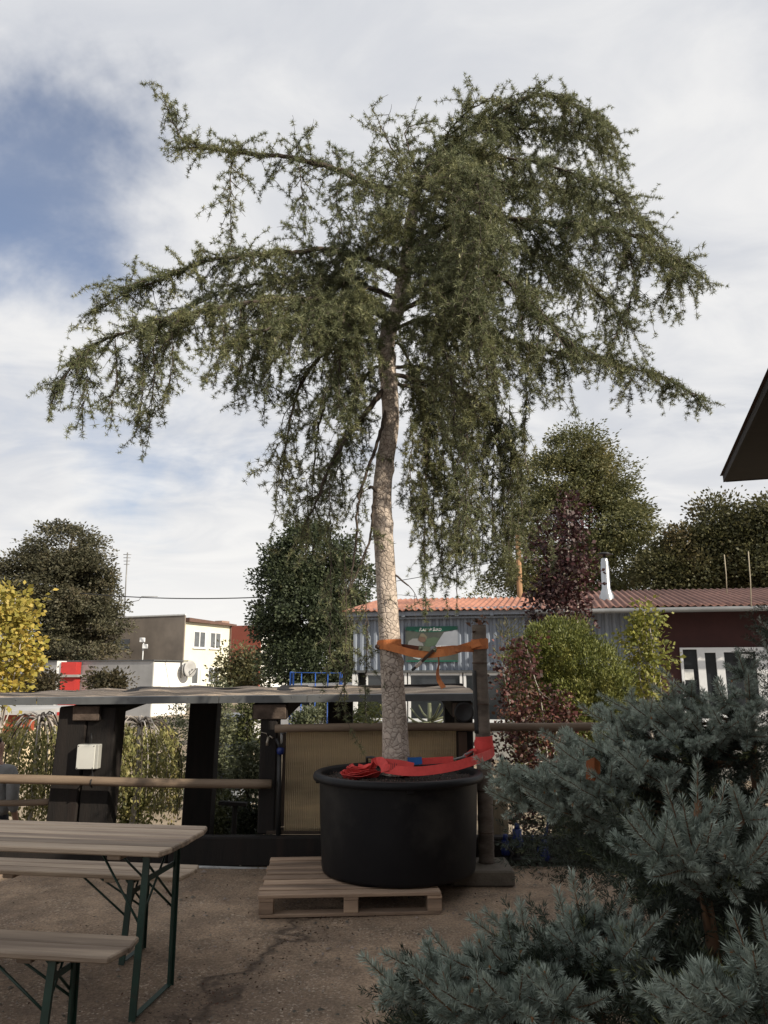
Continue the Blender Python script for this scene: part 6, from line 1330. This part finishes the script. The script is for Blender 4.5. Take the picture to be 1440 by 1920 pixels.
TB_ = ((1310, 1495, 1.75), (1262, 1535, 1.72), (1232, 1545, 1.65), (1205, 1595, 1.62), (1222, 1625, 1.6), (1240, 1650, 1.58), (1352, 1542, 1.72), (1380, 1560, 1.75), (1405, 1585, 1.75), (1290, 1570, 1.65), (1330, 1600, 1.62), (1345, 1628, 1.62), (1270, 1610, 1.6), (1438, 1500, 1.7), (1435, 1600, 1.6), (1420, 1640, 1.62), (1215, 1570, 1.7), (1300, 1620, 1.7), (1390, 1620, 1.7))
spruce('blue spruce with upright leader on a bare brown stem', ((1335, 1760, 1.75), (1312, 1680, 1.74), (1303, 1620, 1.74), (1310, 1500, 1.75)), TB_, 1.7, 62,
       ((1240, 1440, 1640, 1920, 1.75, 2.4, 420), (1190, 1440, 1560, 1700, 1.72, 2.4, 300)), 8, .100, ysh=110, K=260)
TC_ = ((700, 1838, 1.75), (722, 1795, 1.8), (755, 1830, 1.7), (790, 1850, 1.65), (740, 1880, 1.6), (830, 1800, 1.85), (860, 1830, 1.7), (905, 1762, 1.85), (928, 1748, 1.9), (915, 1800, 1.75), (960, 1830, 1.7), (990, 1810, 1.75), (1000, 1870, 1.55), (1055, 1730, 1.8), (1080, 1700, 1.85), (1105, 1702, 1.85), (1135, 1710, 1.8), (1160, 1735, 1.7), (1140, 1760, 1.65), (1175, 1700, 1.8), (1060, 1770, 1.7), (1210, 1780, 1.65), (1190, 1800, 1.6), (930, 1890, 1.5), (860, 1905, 1.5), (1030, 1900, 1.5), (810, 1890, 1.55), (1095, 1790, 1.65), (1230, 1760, 1.7), (1020, 1800, 1.8))
spruce('spreading low blue spruce along the near edge of the yard', ((1130, 1990, 1.75), (1120, 1900, 1.78), (1110, 1800, 1.8)), TC_, 1.7, 63,
       ((780, 1440, 1870, 1960, 1.65, 2.2, 330), (1000, 1300, 1770, 1900, 1.72, 2.2, 300)), 9, .092, ysh=90, K=240)
TD = ((1262, 1890, 1.30), (1300, 1855, 1.32), (1330, 1900, 1.25), (1380, 1850, 1.3), (1400, 1815, 1.35), (1440, 1800, 1.32), (1425, 1870, 1.22), (1360, 1905, 1.2), (1455, 1840, 1.25), (1300, 1915, 1.22))
spruce('pale blue spruce tip lowest in the corner by the yard building', ((1480, 2050, 1.35), (1470, 1950, 1.36), (1460, 1850, 1.38)), TD, 1.3, 64, ((1280, 1440, 1880, 1960, 1.35, 1.6, 60),), 8, .098, ysh=30, K=270)
TE = ((1432, 1150, 3.3), (1430, 1180, 3.3), (1428, 1215, 3.3), (1427, 1250, 3.3), (1432, 1285, 3.3), (1436, 1320, 3.3), (1445, 1130, 3.3), (1440, 1230, 3.25))
spruce('slender dark spruce close to the yard building wall', ((1475, 1500, 3.35), (1472, 1300, 3.35), (1462, 1110, 3.35)), TE, 3.3, 65, ((1435, 1500, 1130, 1420, 3.2, 3.5, 110),), 7, .085)
# fallen orange leaf caught in the spruce
mb = MB(); c = W(1112, 1441, 2.42); mb.add([c + Vector(p) for p in ((-.024, 0, -.03), (.0, -.008, -.036), (.022, .0, -.012), (.024, .004, .018), (.004, -.008, .034), (-.02, 0, .022))], [(0, 1, 4, 5), (1, 2, 3, 4)])
o = top(mb, 'fallen_leaf', M('orange_dead_leaf', (.24, .075, .02), (.18, .055, .018), sc=30), 'orange dead leaf caught in the wide blue spruce', 'leaf'); md = o.modifiers.new('thickness', 'SOLIDIFY'); md.thickness = .001
